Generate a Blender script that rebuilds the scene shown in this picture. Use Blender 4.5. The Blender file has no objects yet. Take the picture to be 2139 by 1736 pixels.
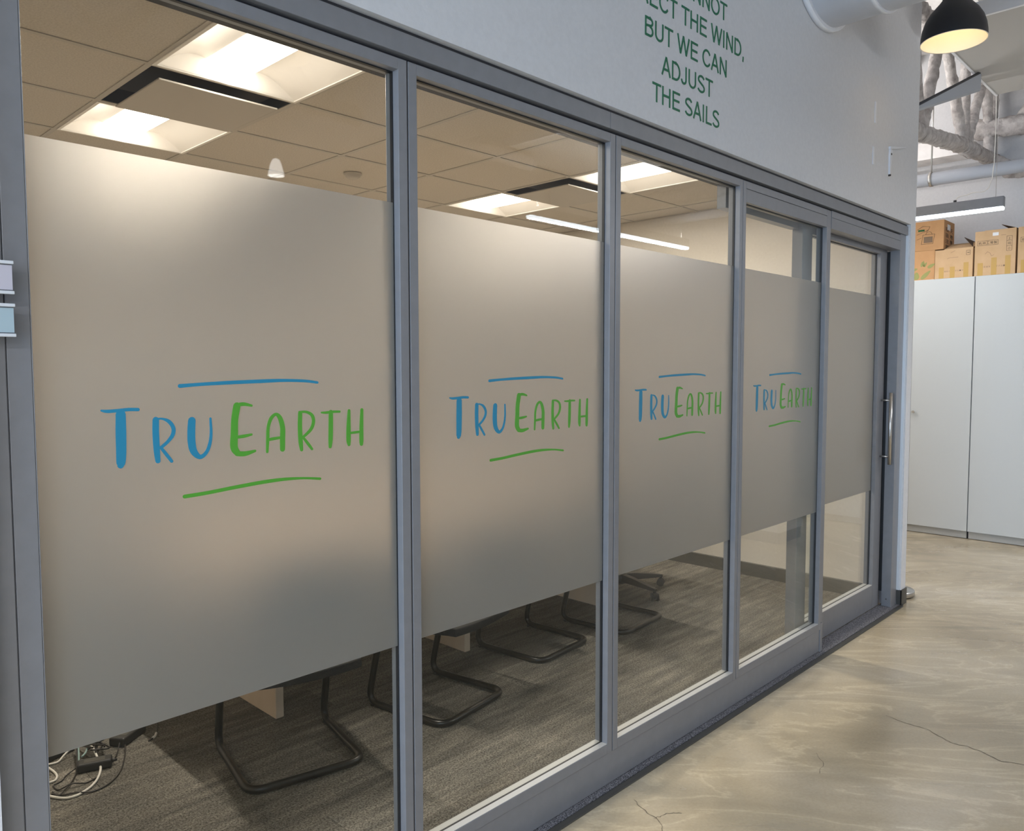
import bpy, bmesh, math, random
from mathutils import Vector, Matrix, noise
C = bpy.context.scene.collection
rnd = random.Random(7)
# ------------------------------------------------------------------ camera
sc = bpy.context.scene
yaw, pitch, roll = 0.76976, 0.0605923, 0.0019231
cy_, sy_, cp_, sp_ = math.cos(yaw), math.sin(yaw), math.cos(pitch), math.sin(pitch)
fw = Vector((cy_*cp_, sy_*cp_, -sp_)); rt = Vector((sy_, -cy_, 0)); dn = fw.cross(rt)
r2 = math.cos(roll)*rt + math.sin(roll)*dn; d2 = -math.sin(roll)*rt + math.cos(roll)*dn
cam = bpy.data.cameras.new('camera'); cam_o = bpy.data.objects.new('camera', cam); C.objects.link(cam_o)
cam.sensor_fit = 'HORIZONTAL'; cam.sensor_width = 36.0; cam.lens = 36*1634.2/2139
cam.clip_start = 0.02; cam.clip_end = 100
cam_o.matrix_world = Matrix(((r2.x, -d2.x, -fw.x, 0), (r2.y, -d2.y, -fw.y, 0), (r2.z, -d2.z, -fw.z, 1.55), (0, 0, 0, 1)))
sc.camera = cam_o
# ------------------------------------------------------------------ world, view
w = bpy.data.worlds.new('world'); sc.world = w; w.use_nodes = True
w.node_tree.nodes['Background'].inputs[0].default_value = (0.55, 0.70, 1.0, 1)
w.node_tree.nodes['Background'].inputs[1].default_value = 0.5
sc.view_settings.view_transform = 'Standard'; sc.view_settings.look = 'None'
sc.view_settings.exposure = 1.45; sc.view_settings.gamma = 1.0; sc.view_settings.use_curve_mapping = False
# ------------------------------------------------------------------ lights
def area(name, loc, aim, sx, sy, power, col):
    l = bpy.data.lights.new(name, 'AREA'); l.shape = 'RECTANGLE'; l.size = sx; l.size_y = sy; l.energy = power; l.color = col
    o = bpy.data.objects.new(name, l); C.objects.link(o); o.location = loc
    o.rotation_euler = (Vector(aim)-Vector(loc)).to_track_quat('-Z', 'Y').to_euler()
    return o
DAY = (0.50, 0.72, 1.0); COOL = (0.97, 0.97, 1.0); WARM = (1.0, 0.80, 0.60)
# daylight through the big windows of the wall behind the photographer
area('window_daylight', (-3.9, .2, 1.75), (0, .2, 1.75), 2.7, 2.6, 80, DAY)
# suspended luminaires, housings built further down; the last three are added, unseen fill
LED_SPECS = [  # x0,x1,y0,y1,z
    (4.9, 7.4, -1.13, -1.07, 2.87), (7.14, 7.20, 1.56, 4.0, 2.84), (-3.6, -1.2, -.43, -.37, 2.90), (-3.6, -1.2, -2.23, -2.17, 2.90), (6.17, 6.23, 3.0, 5.4, 2.84)]
for i, (x0, x1, y0, y1, z) in enumerate(LED_SPECS):
    cx, cyy = (x0+x1)/2, (y0+y1)/2
    pw = (24, 4, 30, 26, 5)[i]
    area('linear_lamp_light', (cx, cyy, z-0.056), (cx, cyy, 0), max(x1-x0-.02, .05), max(y1-y0-.02, .05), pw, COOL)
    if i == 4:   # unseen luminaire, its uplight added to brighten the trusses
        area('added_uplight', (cx, cyy, z+.053), (cx, cyy, 9), max(x1-x0-.02, .05), max(y1-y0-.02, .05), 42, (1, .97, .95))
area('added_uplight', (6.15, -1.1, 2.93), (6.15, -1.1, 9), 2.4, .04, 16, (1, .97, .95))  # uplight added on top of the mirrored lamp to brighten the roof trusses
# ------------------------------------------------------------------ materials
def mat(name, col, rough=0.6, metal=0.0, spec=0.5, emit=None, estr=0, coat=0):
    m = bpy.data.materials.new(name); m.use_nodes = True
    b = m.node_tree.nodes['Principled BSDF']
    b.inputs['Base Color'].default_value = (*col, 1); b.inputs['Roughness'].default_value = rough
    b.inputs['Metallic'].default_value = metal; b.inputs['Specular IOR Level'].default_value = spec
    b.inputs['Coat Weight'].default_value = coat
    if emit: b.inputs['Emission Color'].default_value = (*emit, 1); b.inputs['Emission Strength'].default_value = estr
    return m
def nd(m, t, **k):
    n = m.node_tree.nodes.new(t)
    for a, v in k.items(): setattr(n, a, v)
    return n
def lk(m, a, b): m.node_tree.links.new(a, b)
def coords(m, scale=(1, 1, 1), rot=(0, 0, 0), kind='Object'):
    tc = nd(m, 'ShaderNodeTexCoord'); mp = nd(m, 'ShaderNodeMapping')
    mp.inputs['Scale'].default_value = scale; mp.inputs['Rotation'].default_value = rot
    lk(m, tc.outputs[kind], mp.inputs['Vector']); return mp.outputs['Vector']
def noise_tex(m, vec, scale, detail=4, rough=.55, dist=0):
    n = nd(m, 'ShaderNodeTexNoise'); n.inputs['Scale'].default_value = scale; n.inputs['Detail'].default_value = detail
    n.inputs['Roughness'].default_value = rough; n.inputs['Distortion'].default_value = dist
    lk(m, vec, n.inputs['Vector']); return n.outputs['Fac']
def ramp(m, fac, stops):
    r = nd(m, 'ShaderNodeValToRGB'); e = r.color_ramp.elements
    while len(e) < len(stops): e.new(.5)
    for i, (p, c) in enumerate(stops):
        e[i].position = p; e[i].color = (*c, 1) if len(c) == 3 else c
    lk(m, fac, r.inputs[0]); return r.outputs[0]
def bump(m, h, strength=.2, dist=.01):
    b = nd(m, 'ShaderNodeBump'); b.inputs['Strength'].default_value = strength; b.inputs['Distance'].default_value = dist
    lk(m, h, b.inputs['Height']); lk(m, b.outputs[0], m.node_tree.nodes['Principled BSDF'].inputs['Normal'])
def tex_mat(name, c1, c2, scale, rough=.6, bstr=.1, bdist=.002, mscale=(1, 1, 1), detail=4, p=(.3, .7), metal=0, spec=.5):
    m = mat(name, c1, rough, metal, spec); v = coords(m, mscale)
    f = noise_tex(m, v, scale, detail); c = ramp(m, f, [(p[0], c1), (p[1], c2)])
    lk(m, c, m.node_tree.nodes['Principled BSDF'].inputs['Base Color'])
    if bstr: bump(m, f, bstr, bdist)
    return m
M = {}
M['wall'] = tex_mat('painted_wall', (.60, .60, .61), (.64, .64, .65), 60, .75, .25, .002)
M['room_wall'] = tex_mat('room_wall_paint', (.62, .57, .50), (.66, .61, .54), 60, .7, .2, .002)
M['alu'] = tex_mat('grey_painted_aluminium', (.205, .206, .216), (.222, .224, .236), 25, .40, .03, .0005, metal=.15)
M['alu_dark'] = mat('aluminium_shadow_gap', (.03, .03, .035), .6)
M['alu_light'] = mat('pale_glazing_bead', (.50, .50, .49), .45, .2)
M['gasket'] = mat('black_gasket', (.012, .013, .015), .5)
M['rubber'] = mat('black_rubber_base', (.035, .034, .032), .5)
M['rubber_grey'] = mat('dark_grey_base', (.055, .052, .045), .45)
M['steel'] = mat('brushed_steel', (.55, .53, .50), .28, 1.0)
M['black_steel'] = mat('black_gloss_tube', (.005, .005, .005), .3)
M['black_plastic'] = mat('black_plastic', (.015, .015, .016), .45)
M['black_fabric'] = tex_mat('black_fabric', (.010, .010, .011), (.03, .03, .032), 300, .9, .3, .001)
M['wood'] = tex_mat('pale_maple_laminate', (.66, .53, .40), (.76, .63, .50), 6, .5, .02, .001, (1, 1, .12))
M['tile'] = tex_mat('ceiling_tile_mineral', (.52, .47, .41), (.62, .57, .50), 140, .95, .35, .002, p=(.35, .6))
M['neck'] = mat('grey_duct_neck', (.10, .10, .11), .7)
M['grid'] = mat('ceiling_grid_enamel', (.50, .46, .41), .6)
M['troffer'] = mat('white_troffer_enamel', (.88, .84, .79), .45)
M['lens'] = mat('troffer_glowing_lens', (1, 1, 1), .5, emit=(1.0, .88, .76), estr=2.7)
M['led'] = mat('led_diffuser', (1, 1, 1), .5, emit=(.80, .91, 1.0), estr=5.5)
M['glow_shade'] = mat('glowing_white_glass', (1, 1, 1), .5, emit=(1, .98, .95), estr=3.5)
M['bulb'] = mat('warm_bulb', (1, 1, 1), .5, emit=(1.0, .74, .42), estr=3.2)
M['lamp_in'] = mat('cream_lamp_interior', (.92, .86, .74), .5)
M['lamp_out'] = mat('matt_charcoal_lamp', (.012, .012, .014), .45)
M['duct'] = tex_mat('white_painted_duct', (.76, .77, .80), (.80, .81, .84), 12, .45, .05, .002)
M['deck'] = tex_mat('pale_roof_deck', (.86, .84, .83), (.60, .57, .55), 3.2, .8, .4, .02, p=(.45, .75))
M['fireproof'] = tex_mat('sprayed_fireproofing', (.62, .59, .57), (.30, .27, .26), 16, .95, .9, .03, detail=8, p=(.3, .72))
M['beam'] = mat('grey_painted_pipe', (.36, .38, .42), .5)
M['cloud'] = mat('pale_ceiling_cloud', (.46, .45, .43), .85)
M['cab'] = mat('white_laminate', (.56, .575, .565), .35)
M['cab_edge'] = mat('grey_plinth', (.42, .41, .38), .5)
M['lam_dark'] = mat('charcoal_plinth', (.05, .05, .055), .5)
M['card'] = tex_mat('brown_cardboard', (.56, .36, .19), (.62, .41, .23), 9, .85, .05, .001)
M['card2'] = tex_mat('orange_brown_cardboard', (.50, .27, .12), (.56, .31, .14), 9, .85, .05, .001)
M['card_in'] = mat('dark_cardboard_inside', (.09, .05, .025), .9)
M['tape'] = mat('golden_parcel_tape', (.52, .32, .09), .3)
M['ink'] = mat('black_print', (.03, .025, .02), .8)
M['ink_soft'] = mat('faded_brown_print', (.20, .13, .08), .8)
M['ink_green'] = mat('faint_green_print', (.30, .30, .10), .8)
M['ink_dgreen'] = mat('green_label_print', (.02, .10, .03), .8)
M['white'] = mat('white_sticker', (.8, .8, .8), .6)
M['green_vinyl'] = mat('dark_green_vinyl', (.004, .13, .055), .5)
M['blue_vinyl'] = mat('blue_vinyl', (.012, .22, .37), .55)
M['lime_vinyl'] = mat('leaf_green_vinyl', (.075, .33, .025), .55)
M['cable_w'] = mat('white_cable', (.75, .72, .66), .45)
M['cable_b'] = mat('black_cable', (.02, .016, .015), .5)
M['cable_g'] = mat('grey_green_cable', (.30, .42, .40), .45)
M['crack'] = mat('crack_line', (.09, .07, .05), .9)
M['sign_a'] = mat('pale_lilac_insert', (.50, .47, .52), .4)
M['sign_b'] = mat('pale_blue_insert', (.36, .46, .50), .4)
M['sign_f'] = mat('silver_sign_rail', (.72, .74, .76), .35, .3)
M['plaster_mark'] = mat('pale_wall_patch', (.70, .71, .74), .8)
# clear glass: transparent pane with fresnel reflection
def fresnel2(m, ior):
    # fresnel that behaves the same on both faces of a thin pane
    f = nd(m, 'ShaderNodeFresnel'); g = nd(m, 'ShaderNodeNewGeometry'); x = nd(m, 'ShaderNodeMix', data_type='FLOAT')
    x.inputs[2].default_value = ior; x.inputs[3].default_value = 1/ior
    lk(m, g.outputs['Backfacing'], x.inputs[0]); lk(m, x.outputs[0], f.inputs[0]); return f
def glass_mat():
    m = bpy.data.materials.new('clear_pane'); m.use_nodes = True; nt = m.node_tree; nt.nodes.clear()
    o = nd(m, 'ShaderNodeOutputMaterial'); mx = nd(m, 'ShaderNodeMixShader'); t = nd(m, 'ShaderNodeBsdfTransparent')
    g = nd(m, 'ShaderNodeBsdfGlossy'); f = fresnel2(m, 1.30)
    t.inputs[0].default_value = (.93, .95, .94, 1); g.inputs['Roughness'].default_value = .0
    g.inputs['Color'].default_value = (1, 1, 1, 1)
    lk(m, f.outputs[0], mx.inputs[0]); lk(m, t.outputs[0], mx.inputs[1]); lk(m, g.outputs[0], mx.inputs[2]); lk(m, mx.outputs[0], o.inputs[0])
    return m
M['glass'] = glass_mat()
def film_mat():
    m = bpy.data.materials.new('frosted_film'); m.use_nodes = True; nt = m.node_tree; nt.nodes.clear()
    o = nd(m, 'ShaderNodeOutputMaterial')
    d = nd(m, 'ShaderNodeBsdfDiffuse'); d.inputs[0].default_value = (.37, .385, .36, 1)
    t = nd(m, 'ShaderNodeBsdfTranslucent'); t.inputs[0].default_value = (.70, .66, .62, 1)
    r = nd(m, 'ShaderNodeBsdfRefraction'); r.inputs['Color'].default_value = (.89, .855, .82, 1); r.inputs['Roughness'].default_value = .50
    g0 = nd(m, 'ShaderNodeNewGeometry'); x = nd(m, 'ShaderNodeMix', data_type='FLOAT'); x.inputs[2].default_value = 1.35; x.inputs[3].default_value = 1.35
    lk(m, g0.outputs['Backfacing'], x.inputs[0]); lk(m, x.outputs[0], r.inputs['IOR'])
    e = nd(m, 'ShaderNodeMixShader'); e.inputs[0].default_value = .15
    lk(m, d.outputs[0], e.inputs[1]); lk(m, t.outputs[0], e.inputs[2])
    a = nd(m, 'ShaderNodeMixShader'); a.inputs[0].default_value = .66
    lk(m, e.outputs[0], a.inputs[1]); lk(m, r.outputs[0], a.inputs[2])
    g = nd(m, 'ShaderNodeBsdfGlossy'); g.inputs['Roughness'].default_value = .30
    f = fresnel2(m, 1.72)
    c = nd(m, 'ShaderNodeMixShader'); lk(m, f.outputs[0], c.inputs[0]); lk(m, a.outputs[0], c.inputs[1]); lk(m, g.outputs[0], c.inputs[2])
    lk(m, c.outputs[0], o.inputs[0]); return m
M['film'] = film_mat()
def concrete():
    m = mat('polished_concrete', (.4, .36, .3), .22, 0, .5); b = m.node_tree.nodes['Principled BSDF']
    v = coords(m, (1, 1, 1), (0, 0, .3))
    big = noise_tex(m, v, .9, 5, .55, .6)
    v1 = coords(m, (1, 1, 1), (0, 0, .93)); mp = nd(m, 'ShaderNodeMapping'); mp.inputs['Scale'].default_value = (.75, 2.6, 1)
    lk(m, v1, mp.inputs['Vector']); v2 = mp.outputs['Vector']; sw = noise_tex(m, v2, 1.7, 7, .60, .75)
    fine = noise_tex(m, v, 90, 3, .6)
    c1 = ramp(m, big, [(.30, (.31, .25, .165)), (.50, (.42, .35, .24)), (.72, (.50, .43, .325))])
    c2 = ramp(m, sw, [(.34, (.40, .40, .40)), (.48, (.50, .50, .50)), (.5, (.66, .66, .66)), (.53, (.51, .51, .51)), (.66, (.44, .44, .44))])
    c3 = ramp(m, fine, [(.3, (.44, .44, .44)), (.7, (.56, .56, .56))])
    mx = nd(m, 'ShaderNodeMix', data_type='RGBA', blend_type='OVERLAY'); mx.inputs[0].default_value = .55
    lk(m, c1, mx.inputs[6]); lk(m, c2, mx.inputs[7]); mx.inputs[0].default_value = .62
    my = nd(m, 'ShaderNodeMix', data_type='RGBA', blend_type='OVERLAY'); my.inputs[0].default_value = .5
    lk(m, mx.outputs[2], my.inputs[6]); lk(m, c3, my.inputs[7]); lk(m, my.outputs[2], b.inputs['Base Color'])
    rr = ramp(m, sw, [(.3, (.16, .16, .16)), (.7, (.30, .30, .30))]); lk(m, rr, b.inputs['Roughness'])
    bump(m, sw, .05, .004); return m
M['concrete'] = concrete()
def carpet(name, k):
    m = mat(name, (.1, .1, .1), .98, 0, .1); b = m.node_tree.nodes['Principled BSDF']
    st = noise_tex(m, coords(m, (1.6, 13, 1)), 1.7, 4, .6, .1)
    v2 = coords(m, (1, 1, 1)); sp = noise_tex(m, v2, 135, 2, .85); bl = noise_tex(m, coords(m, (1, 2.0, 1)), 2.2, 2)
    def q(c): return tuple(x*k for x in c)
    c1 = ramp(m, st, [(.30, q((.092, .088, .080))), (.5, q((.145, .134, .116))), (.70, q((.215, .195, .166)))])
    c2 = ramp(m, sp, [(.34, (.10, .10, .10)), (.66, (.90, .90, .90))]); c3 = ramp(m, bl, [(.3, (.44, .44, .44)), (.7, (.56, .56, .56))])
    mx = nd(m, 'ShaderNodeMix', data_type='RGBA', blend_type='OVERLAY'); mx.inputs[0].default_value = .8
    lk(m, c1, mx.inputs[6]); lk(m, c2, mx.inputs[7])
    my = nd(m, 'ShaderNodeMix', data_type='RGBA', blend_type='OVERLAY'); my.inputs[0].default_value = .8
    lk(m, mx.outputs[2], my.inputs[6]); lk(m, c3, my.inputs[7]); lk(m, my.outputs[2], b.inputs['Base Color'])
    bump(m, sp, .6, .004); return m
for i, k in enumerate((1.0, .86, 1.14, .94)): M['carpet%d' % i] = carpet('carpet_plank_pile_%s' % 'abcd'[i], k)
M['mat_strip'] = tex_mat('threshold_carpet', (.018, .018, .022), (.30, .29, .31), 260, .95, .6, .003, p=(.38, .68))
# ------------------------------------------------------------------ geometry helpers
class MB:
    def __init__(s): s.v = []; s.f = []; s.sm = []; s.mi = []; s.cur = 0
    def add(s, vs, fs, smooth=False):
        o = len(s.v); s.v += [tuple(p) for p in vs]
        for f in fs: s.f.append(tuple(i+o for i in f)); s.sm.append(smooth); s.mi.append(s.cur)
        return s
    def box(s, x0, x1, y0, y1, z0, z1):
        vs = [(x, y, z) for x in (x0, x1) for y in (y0, y1) for z in (z0, z1)]
        return s.add(vs, [(0, 1, 3, 2), (4, 6, 7, 5), (0, 4, 5, 1), (2, 3, 7, 6), (0, 2, 6, 4), (1, 5, 7, 3)])
    def prism(s, pts, axis, a, b):
        # pts: 2-D outline in the two other axes, extruded along axis from a to b
        def mk(p, t): q = list(p); q.insert(axis, t); return tuple(q)
        n = len(pts); vs = [mk(p, a) for p in pts]+[mk(p, b) for p in pts]
        fs = [tuple(range(n-1, -1, -1)), tuple(range(n, 2*n))]+[(i, (i+1) % n, n+(i+1) % n, n+i) for i in range(n)]
        return s.add(vs, fs)
    def tube(s, pts, r, seg=10, caps=True, rough=0, smooth=True):
        P = [Vector(p) for p in pts]; n = len(P); rs = r if isinstance(r, (list, tuple)) else [r]*n
        t0 = (P[1]-P[0]).normalized(); up = Vector((0, 0, 1)) if abs(t0.z) < .9 else Vector((1, 0, 0))
        nrm = t0.cross(up).normalized(); vs = []
        for i in range(n):
            t = (P[min(i+1, n-1)]-P[max(i-1, 0)]).normalized()
            nrm = (nrm-t*nrm.dot(t)).normalized(); bn = t.cross(nrm)
            for k in range(seg):
                a = 2*math.pi*k/seg; d = math.cos(a)*nrm+math.sin(a)*bn; q = P[i]+d*rs[i]
                if rough: q = P[i]+d*rs[i]*(1+rough*noise.fractal(q*24, 1, 2, 4))
                vs.append(q)
        fs = [(i*seg+k, i*seg+(k+1) % seg, (i+1)*seg+(k+1) % seg, (i+1)*seg+k) for i in range(n-1) for k in range(seg)]
        s.add(vs, fs, smooth)
        if caps:
            o = len(s.v)-n*seg
            s.f.append(tuple(o+k for k in range(seg-1, -1, -1))); s.f.append(tuple(o+(n-1)*seg+k for k in range(seg)))
            s.sm += [False, False]; s.mi += [s.cur, s.cur]
        return s
    def lathe(s, prof, c, seg=40, smooth=True, ang=2*math.pi, a0=0):
        full = abs(ang-2*math.pi) < 1e-6; m = seg if full else seg+1; vs = []
        for r, z in prof:
            for k in range(m):
                a = a0+ang*k/seg; vs.append((c[0]+r*math.cos(a), c[1]+r*math.sin(a), c[2]+z))
        fs = []
        for i in range(len(prof)-1):
            for k in range(seg):
                k2 = (k+1) % m
                fs.append((i*m+k, i*m+k2, (i+1)*m+k2, (i+1)*m+k))
        return s.add(vs, fs, smooth)
    def build(s, name, m=None, parent=None, bevel=0, bseg=2, loc=None):
        me = bpy.data.meshes.new(name); me.from_pydata(s.v, [], s.f); me.update()
        for i, p in enumerate(me.polygons): p.use_smooth = s.sm[i]; p.material_index = s.mi[i]
        for mm in (m if isinstance(m, (list, tuple)) else [m]):
            if mm: me.materials.append(mm)
        bm = bmesh.new(); bm.from_mesh(me); bmesh.ops.recalc_face_normals(bm, faces=bm.faces); bm.to_mesh(me); bm.free()
        o = bpy.data.objects.new(name, me); C.objects.link(o)
        if parent: o.parent = parent
        if loc: o.location = loc
        if bevel:
            b = o.modifiers.new('bevel', 'BEVEL'); b.width = bevel; b.segments = bseg; b.limit_method = 'ANGLE'; b.angle_limit = math.radians(50)
        return o
def tag(o, label=None, cat=None, group=None, kind=None):
    if label: o['label'] = label
    if cat: o['category'] = cat
    if group: o['group'] = group
    if kind: o['kind'] = kind
    return o
def empty(name, loc=(0, 0, 0), rz=0, **k):
    o = bpy.data.objects.new(name, None); C.objects.link(o); o.location = loc; o.rotation_euler = (0, 0, rz); o.empty_display_size = .1
    return tag(o, **k)
def struct(o): o['kind'] = 'structure'; return o
def copy_tree(o, parent=None, keep=True):
    c = o.copy(); C.objects.link(c); c.parent = parent
    for ch in list(o.children): copy_tree(ch, c)
    return c
def spline(pts, n=6, closed=False):
    P = [Vector(p) for p in pts]; out = []
    for i in range(len(P)-1):
        a = P[max(i-1, 0)]; b = P[i]; c = P[i+1]; d = P[min(i+2, len(P)-1)]
        for k in range(n):
            t = k/n; out.append(.5*((2*b)+(c-a)*t+(2*a-5*b+4*c-d)*t*t+(3*b-a-3*c+d)*t**3))
    out.append(P[-1]); return out
def round_path(pts, rad, n=6):
    # polyline with rounded corners
    P = [Vector(p) for p in pts]; out = [P[0]]
    for i in range(1, len(P)-1):
        a = (P[i-1]-P[i]); b = (P[i+1]-P[i]); r = min(rad, a.length*.49, b.length*.49)
        p0 = P[i]+a.normalized()*r; p1 = P[i]+b.normalized()*r
        for k in range(n+1):
            t = k/n; out.append((1-t)**2*p0+2*t*(1-t)*P[i]+t*t*p1)
    out.append(P[-1]); return out
def ribbon(mb, pts, plane_y, thick=.0012, n=5):
    # brush stroke in the x-z plane: pts (x, z, width); a thin solid facing -y
    sp = spline([Vector(p) for p in pts], n); k = len(sp); L = []; Rr = []
    for i, p in enumerate(sp):
        a = sp[max(i-1, 0)]; b = sp[min(i+1, k-1)]; t = Vector((b.x-a.x, b.y-a.y)); t.normalize(); nn = Vector((-t.y, t.x)); h = p.z/2
        L.append((p.x+nn.x*h, p.y+nn.y*h)); Rr.append((p.x-nn.x*h, p.y-nn.y*h))
    def cap(c, t, h):
        o = []; a0 = math.atan2(t.y, t.x)
        for j in range(1, 6):
            a = a0+math.pi/2-math.pi*j/6; o.append((c.x+math.cos(a)*h, c.y+math.sin(a)*h))
        return o
    t1 = Vector((sp[-1].x-sp[-2].x, sp[-1].y-sp[-2].y)); t0 = Vector((sp[0].x-sp[1].x, sp[0].y-sp[1].y))
    e1 = cap(sp[-1], t1, sp[-1].z/2); e0 = cap(sp[0], t0, sp[0].z/2)
    # strip quads, end fans
    y = plane_y; vs = []; fs = []
    for a, b in zip(L, Rr): vs += [(a[0], y, a[1]), (b[0], y, b[1])]
    for i in range(k-1): fs.append((2*i, 2*i+1, 2*i+3, 2*i+2))
    o = len(vs); vs += [(q[0], y, q[1]) for q in e1]; fs.append(tuple([2*k-2]+list(range(o, o+5))+[2*k-1]))
    o = len(vs); vs += [(q[0], y, q[1]) for q in e0]; fs.append(tuple([1]+list(range(o, o+5))+[0]))
    m = len(vs); vs2 = [(v[0], v[1]+thick, v[2]) for v in vs]
    outline = [2*i for i in range(k)]+list(range(2*k, 2*k+5))+[2*i+1 for i in range(k-1, -1, -1)]+list(range(2*k+5, 2*k+10))
    side = [(outline[i], outline[(i+1) % len(outline)], m+outline[(i+1) % len(outline)], m+outline[i]) for i in range(len(outline))]
    mb.add(vs+vs2, fs+[tuple(m+q for q in reversed(f)) for f in fs]+side)
_txt = {}
def glyph(ch):
    # outline of one character from Blender's built-in font, as (verts2d, faces), cached
    if ch not in _txt:
        cu = bpy.data.curves.new('glyph', 'FONT'); cu.body = ch; cu.size = 1; cu.fill_mode = 'FRONT'; cu.resolution_u = 4
        o = bpy.data.objects.new('glyph', cu); C.objects.link(o)
        dg = bpy.context.evaluated_depsgraph_get(); me = bpy.data.meshes.new_from_object(o.evaluated_get(dg))
        _txt[ch] = ([(v.co.x, v.co.y) for v in me.vertices], [tuple(p.vertices) for p in me.polygons])
        bpy.data.objects.remove(o); bpy.data.curves.remove(cu); bpy.data.meshes.remove(me)
    return _txt[ch]
def solid_glyph(mb, ch, fit, fn, thick, normal):
    # fit = (u0, u1, v0, v1) box for the glyph outline; fn maps (u, v) to a 3-D point; extruded by thick along normal
    vs, fs = glyph(ch)
    if not vs: return
    xs = [v[0] for v in vs]; ys = [v[1] for v in vs]; x0, x1, y0, y1 = min(xs), max(xs), min(ys), max(ys)
    P = [Vector(fn(fit[0]+(v[0]-x0)/max(x1-x0, 1e-6)*(fit[1]-fit[0]), fit[2]+(v[1]-y0)/max(y1-y0, 1e-6)*(fit[3]-fit[2]))) for v in vs]
    n = len(P); N = Vector(normal)*thick; edges = {}
    for f in fs:
        for i in range(len(f)):
            a, b = f[i], f[(i+1) % len(f)]
            if (b, a) in edges: del edges[(b, a)]
            else: edges[(a, b)] = 1
    mb.add(P+[p+N for p in P], fs+[tuple(n+i for i in reversed(f)) for f in fs]+[(a, b, n+b, n+a) for a, b in edges])
# ================================================================== SETTING
WY = 1.675          # face of the partition wall towards the corridor
# corridor floor with its cracks
b = MB(); b.add([(-4, -4, 0), (8.46, -4, 0), (8.46, 1.66, 0), (-4, 1.66, 0)], [(0, 1, 2, 3)])
b.add([(5.36, 1.66, 0), (8.46, 1.66, 0), (8.46, 7, 0), (5.36, 7, 0)], [(0, 1, 2, 3)])
floor = struct(b.build('floor', M['concrete']))
def crack(pts, wd):
    sp = spline([(p[0], p[1], 0) for p in pts], 5); b = MB(); vs = []
    for i, p in enumerate(sp):
        a = sp[max(i-1, 0)]; c = sp[min(i+1, len(sp)-1)]; t = (c-a).normalized(); n = Vector((-t.y, t.x, 0))
        j = n*(rnd.random()-.5)*.010; h = wd*(.35+rnd.random()*.65)/2
        vs += [p+j+n*h+Vector((0, 0, .0008)), p+j-n*h+Vector((0, 0, .0008))]
    b.add(vs, [(2*i, 2*i+1, 2*i+3, 2*i+2) for i in range(len(sp)-1)]); b.build('crack', M['crack'], floor)
crack([(3.60, 1.17), (3.585, 1.08), (3.58, 1.0), (3.545, .93), (3.52, .88), (3.53, .83), (3.52, .78), (3.49, .70), (3.52, .63), (3.5, .5), (3.47, .3)], .0042)
crack([(2.26, 1.58), (2.22, 1.50), (2.21, 1.44), (2.17, 1.40), (2.1, 1.36)], .003)
crack([(2.21, 1.465), (2.24, 1.455), (2.28, 1.44), (2.30, 1.41)], .0028)
crack([(3.05, 1.25), (2.98, 1.20), (2.9, 1.18)], .002)
# meeting-room floor: carpet planks on a base
b = MB(); b.box(-.2, 5.35, 1.77, 5.4, -.02, .002); rfloor = struct(b.build('floor', M['carpet0']))
row = 0; y = 1.772
while y < 5.39:
    x = -.2-(row*.37) % 1.0
    while x < 5.35:
        xa, xb = max(x, -.2)+.0008, min(x+1, 5.35)-.0008; ya, yb = y+.0006, min(y+.25, 5.4)-.0006
        if xb-xa > .02: MB().box(xa, xb, ya, yb, .002, .008).build('carpet_plank', M['carpet%d' % rnd.randrange(4)], rfloor)
        x += 1
    y += .25; row += 1
# partition wall above and beside the glazing, with the free end on the right
b = MB(); b.box(-4, 5.45, WY, 1.85, 2.452, 4.6); b.box(-4, .352, WY, 1.85, 0, 2.452); b.box(5.36, 5.45, WY, 1.85, 0, 2.452)
b.box(5.40, 5.45, 1.85, 7, 2.452, 4.6)
wf = struct(b.build('wall_front', M['wall']))
b = MB(); b.box(5.35, 5.45, 1.85, 7, 0, 2.452); b.box(5.35, 5.3999, 1.85, 7, 2.452, 2.80); struct(b.build('wall_right', M['room_wall']))
b = MB(); b.box(-.35, -.2, 1.85, 5.4, 0, 2.8); struct(b.build('wall_left', M['room_wall']))
b = MB(); b.box(-.35, 5.35, 5.4, 5.5, 0, 2.8); struct(b.build('wall_back', M['room_wall']))
b = MB(); b.box(8.46, 8.56, -4, 7, 0, 4.6); struct(b.build('wall_far', M['wall']))
b = MB(); b.box(-4, 8.46, -4.1, -4, 0, 4.6); struct(b.build('wall_opposite', M['wall']))
b = MB(); b.box(5.45, 8.46, 7, 7.1, 0, 4.6); struct(b.build('wall_rear', M['wall']))
# wall behind the photographer with its window opening
b = MB(); b.box(-4.1, -4, -4, 1.675, 0, .35); b.box(-4.1, -4, -4, 1.675, 3.15, 4.6); b.box(-4.1, -4, -4, -1.3, .35, 3.15); b.box(-4.1, -4, 1.6, 1.675, .35, 3.15)
struct(b.build('wall_behind', M['wall']))
wn = struct(empty('window_5'))
for ya, yb, za, zb in ((-1.3, 1.6, .35, .41), (-1.3, 1.6, 3.09, 3.15), (-1.3, -1.24, .41, 3.09), (1.54, 1.6, .41, 3.09), (-.37, -.31, .41, 3.09), (.59, .65, .41, 3.09)):
    MB().box(-4.06, -4.0, ya, yb, za, zb).build('window_frame', M['alu'], wn)
MB().box(-4.035, -4.03, -1.24, 1.54, .41, 3.09).build('glass_pane', M['glass'], wn)
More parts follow.
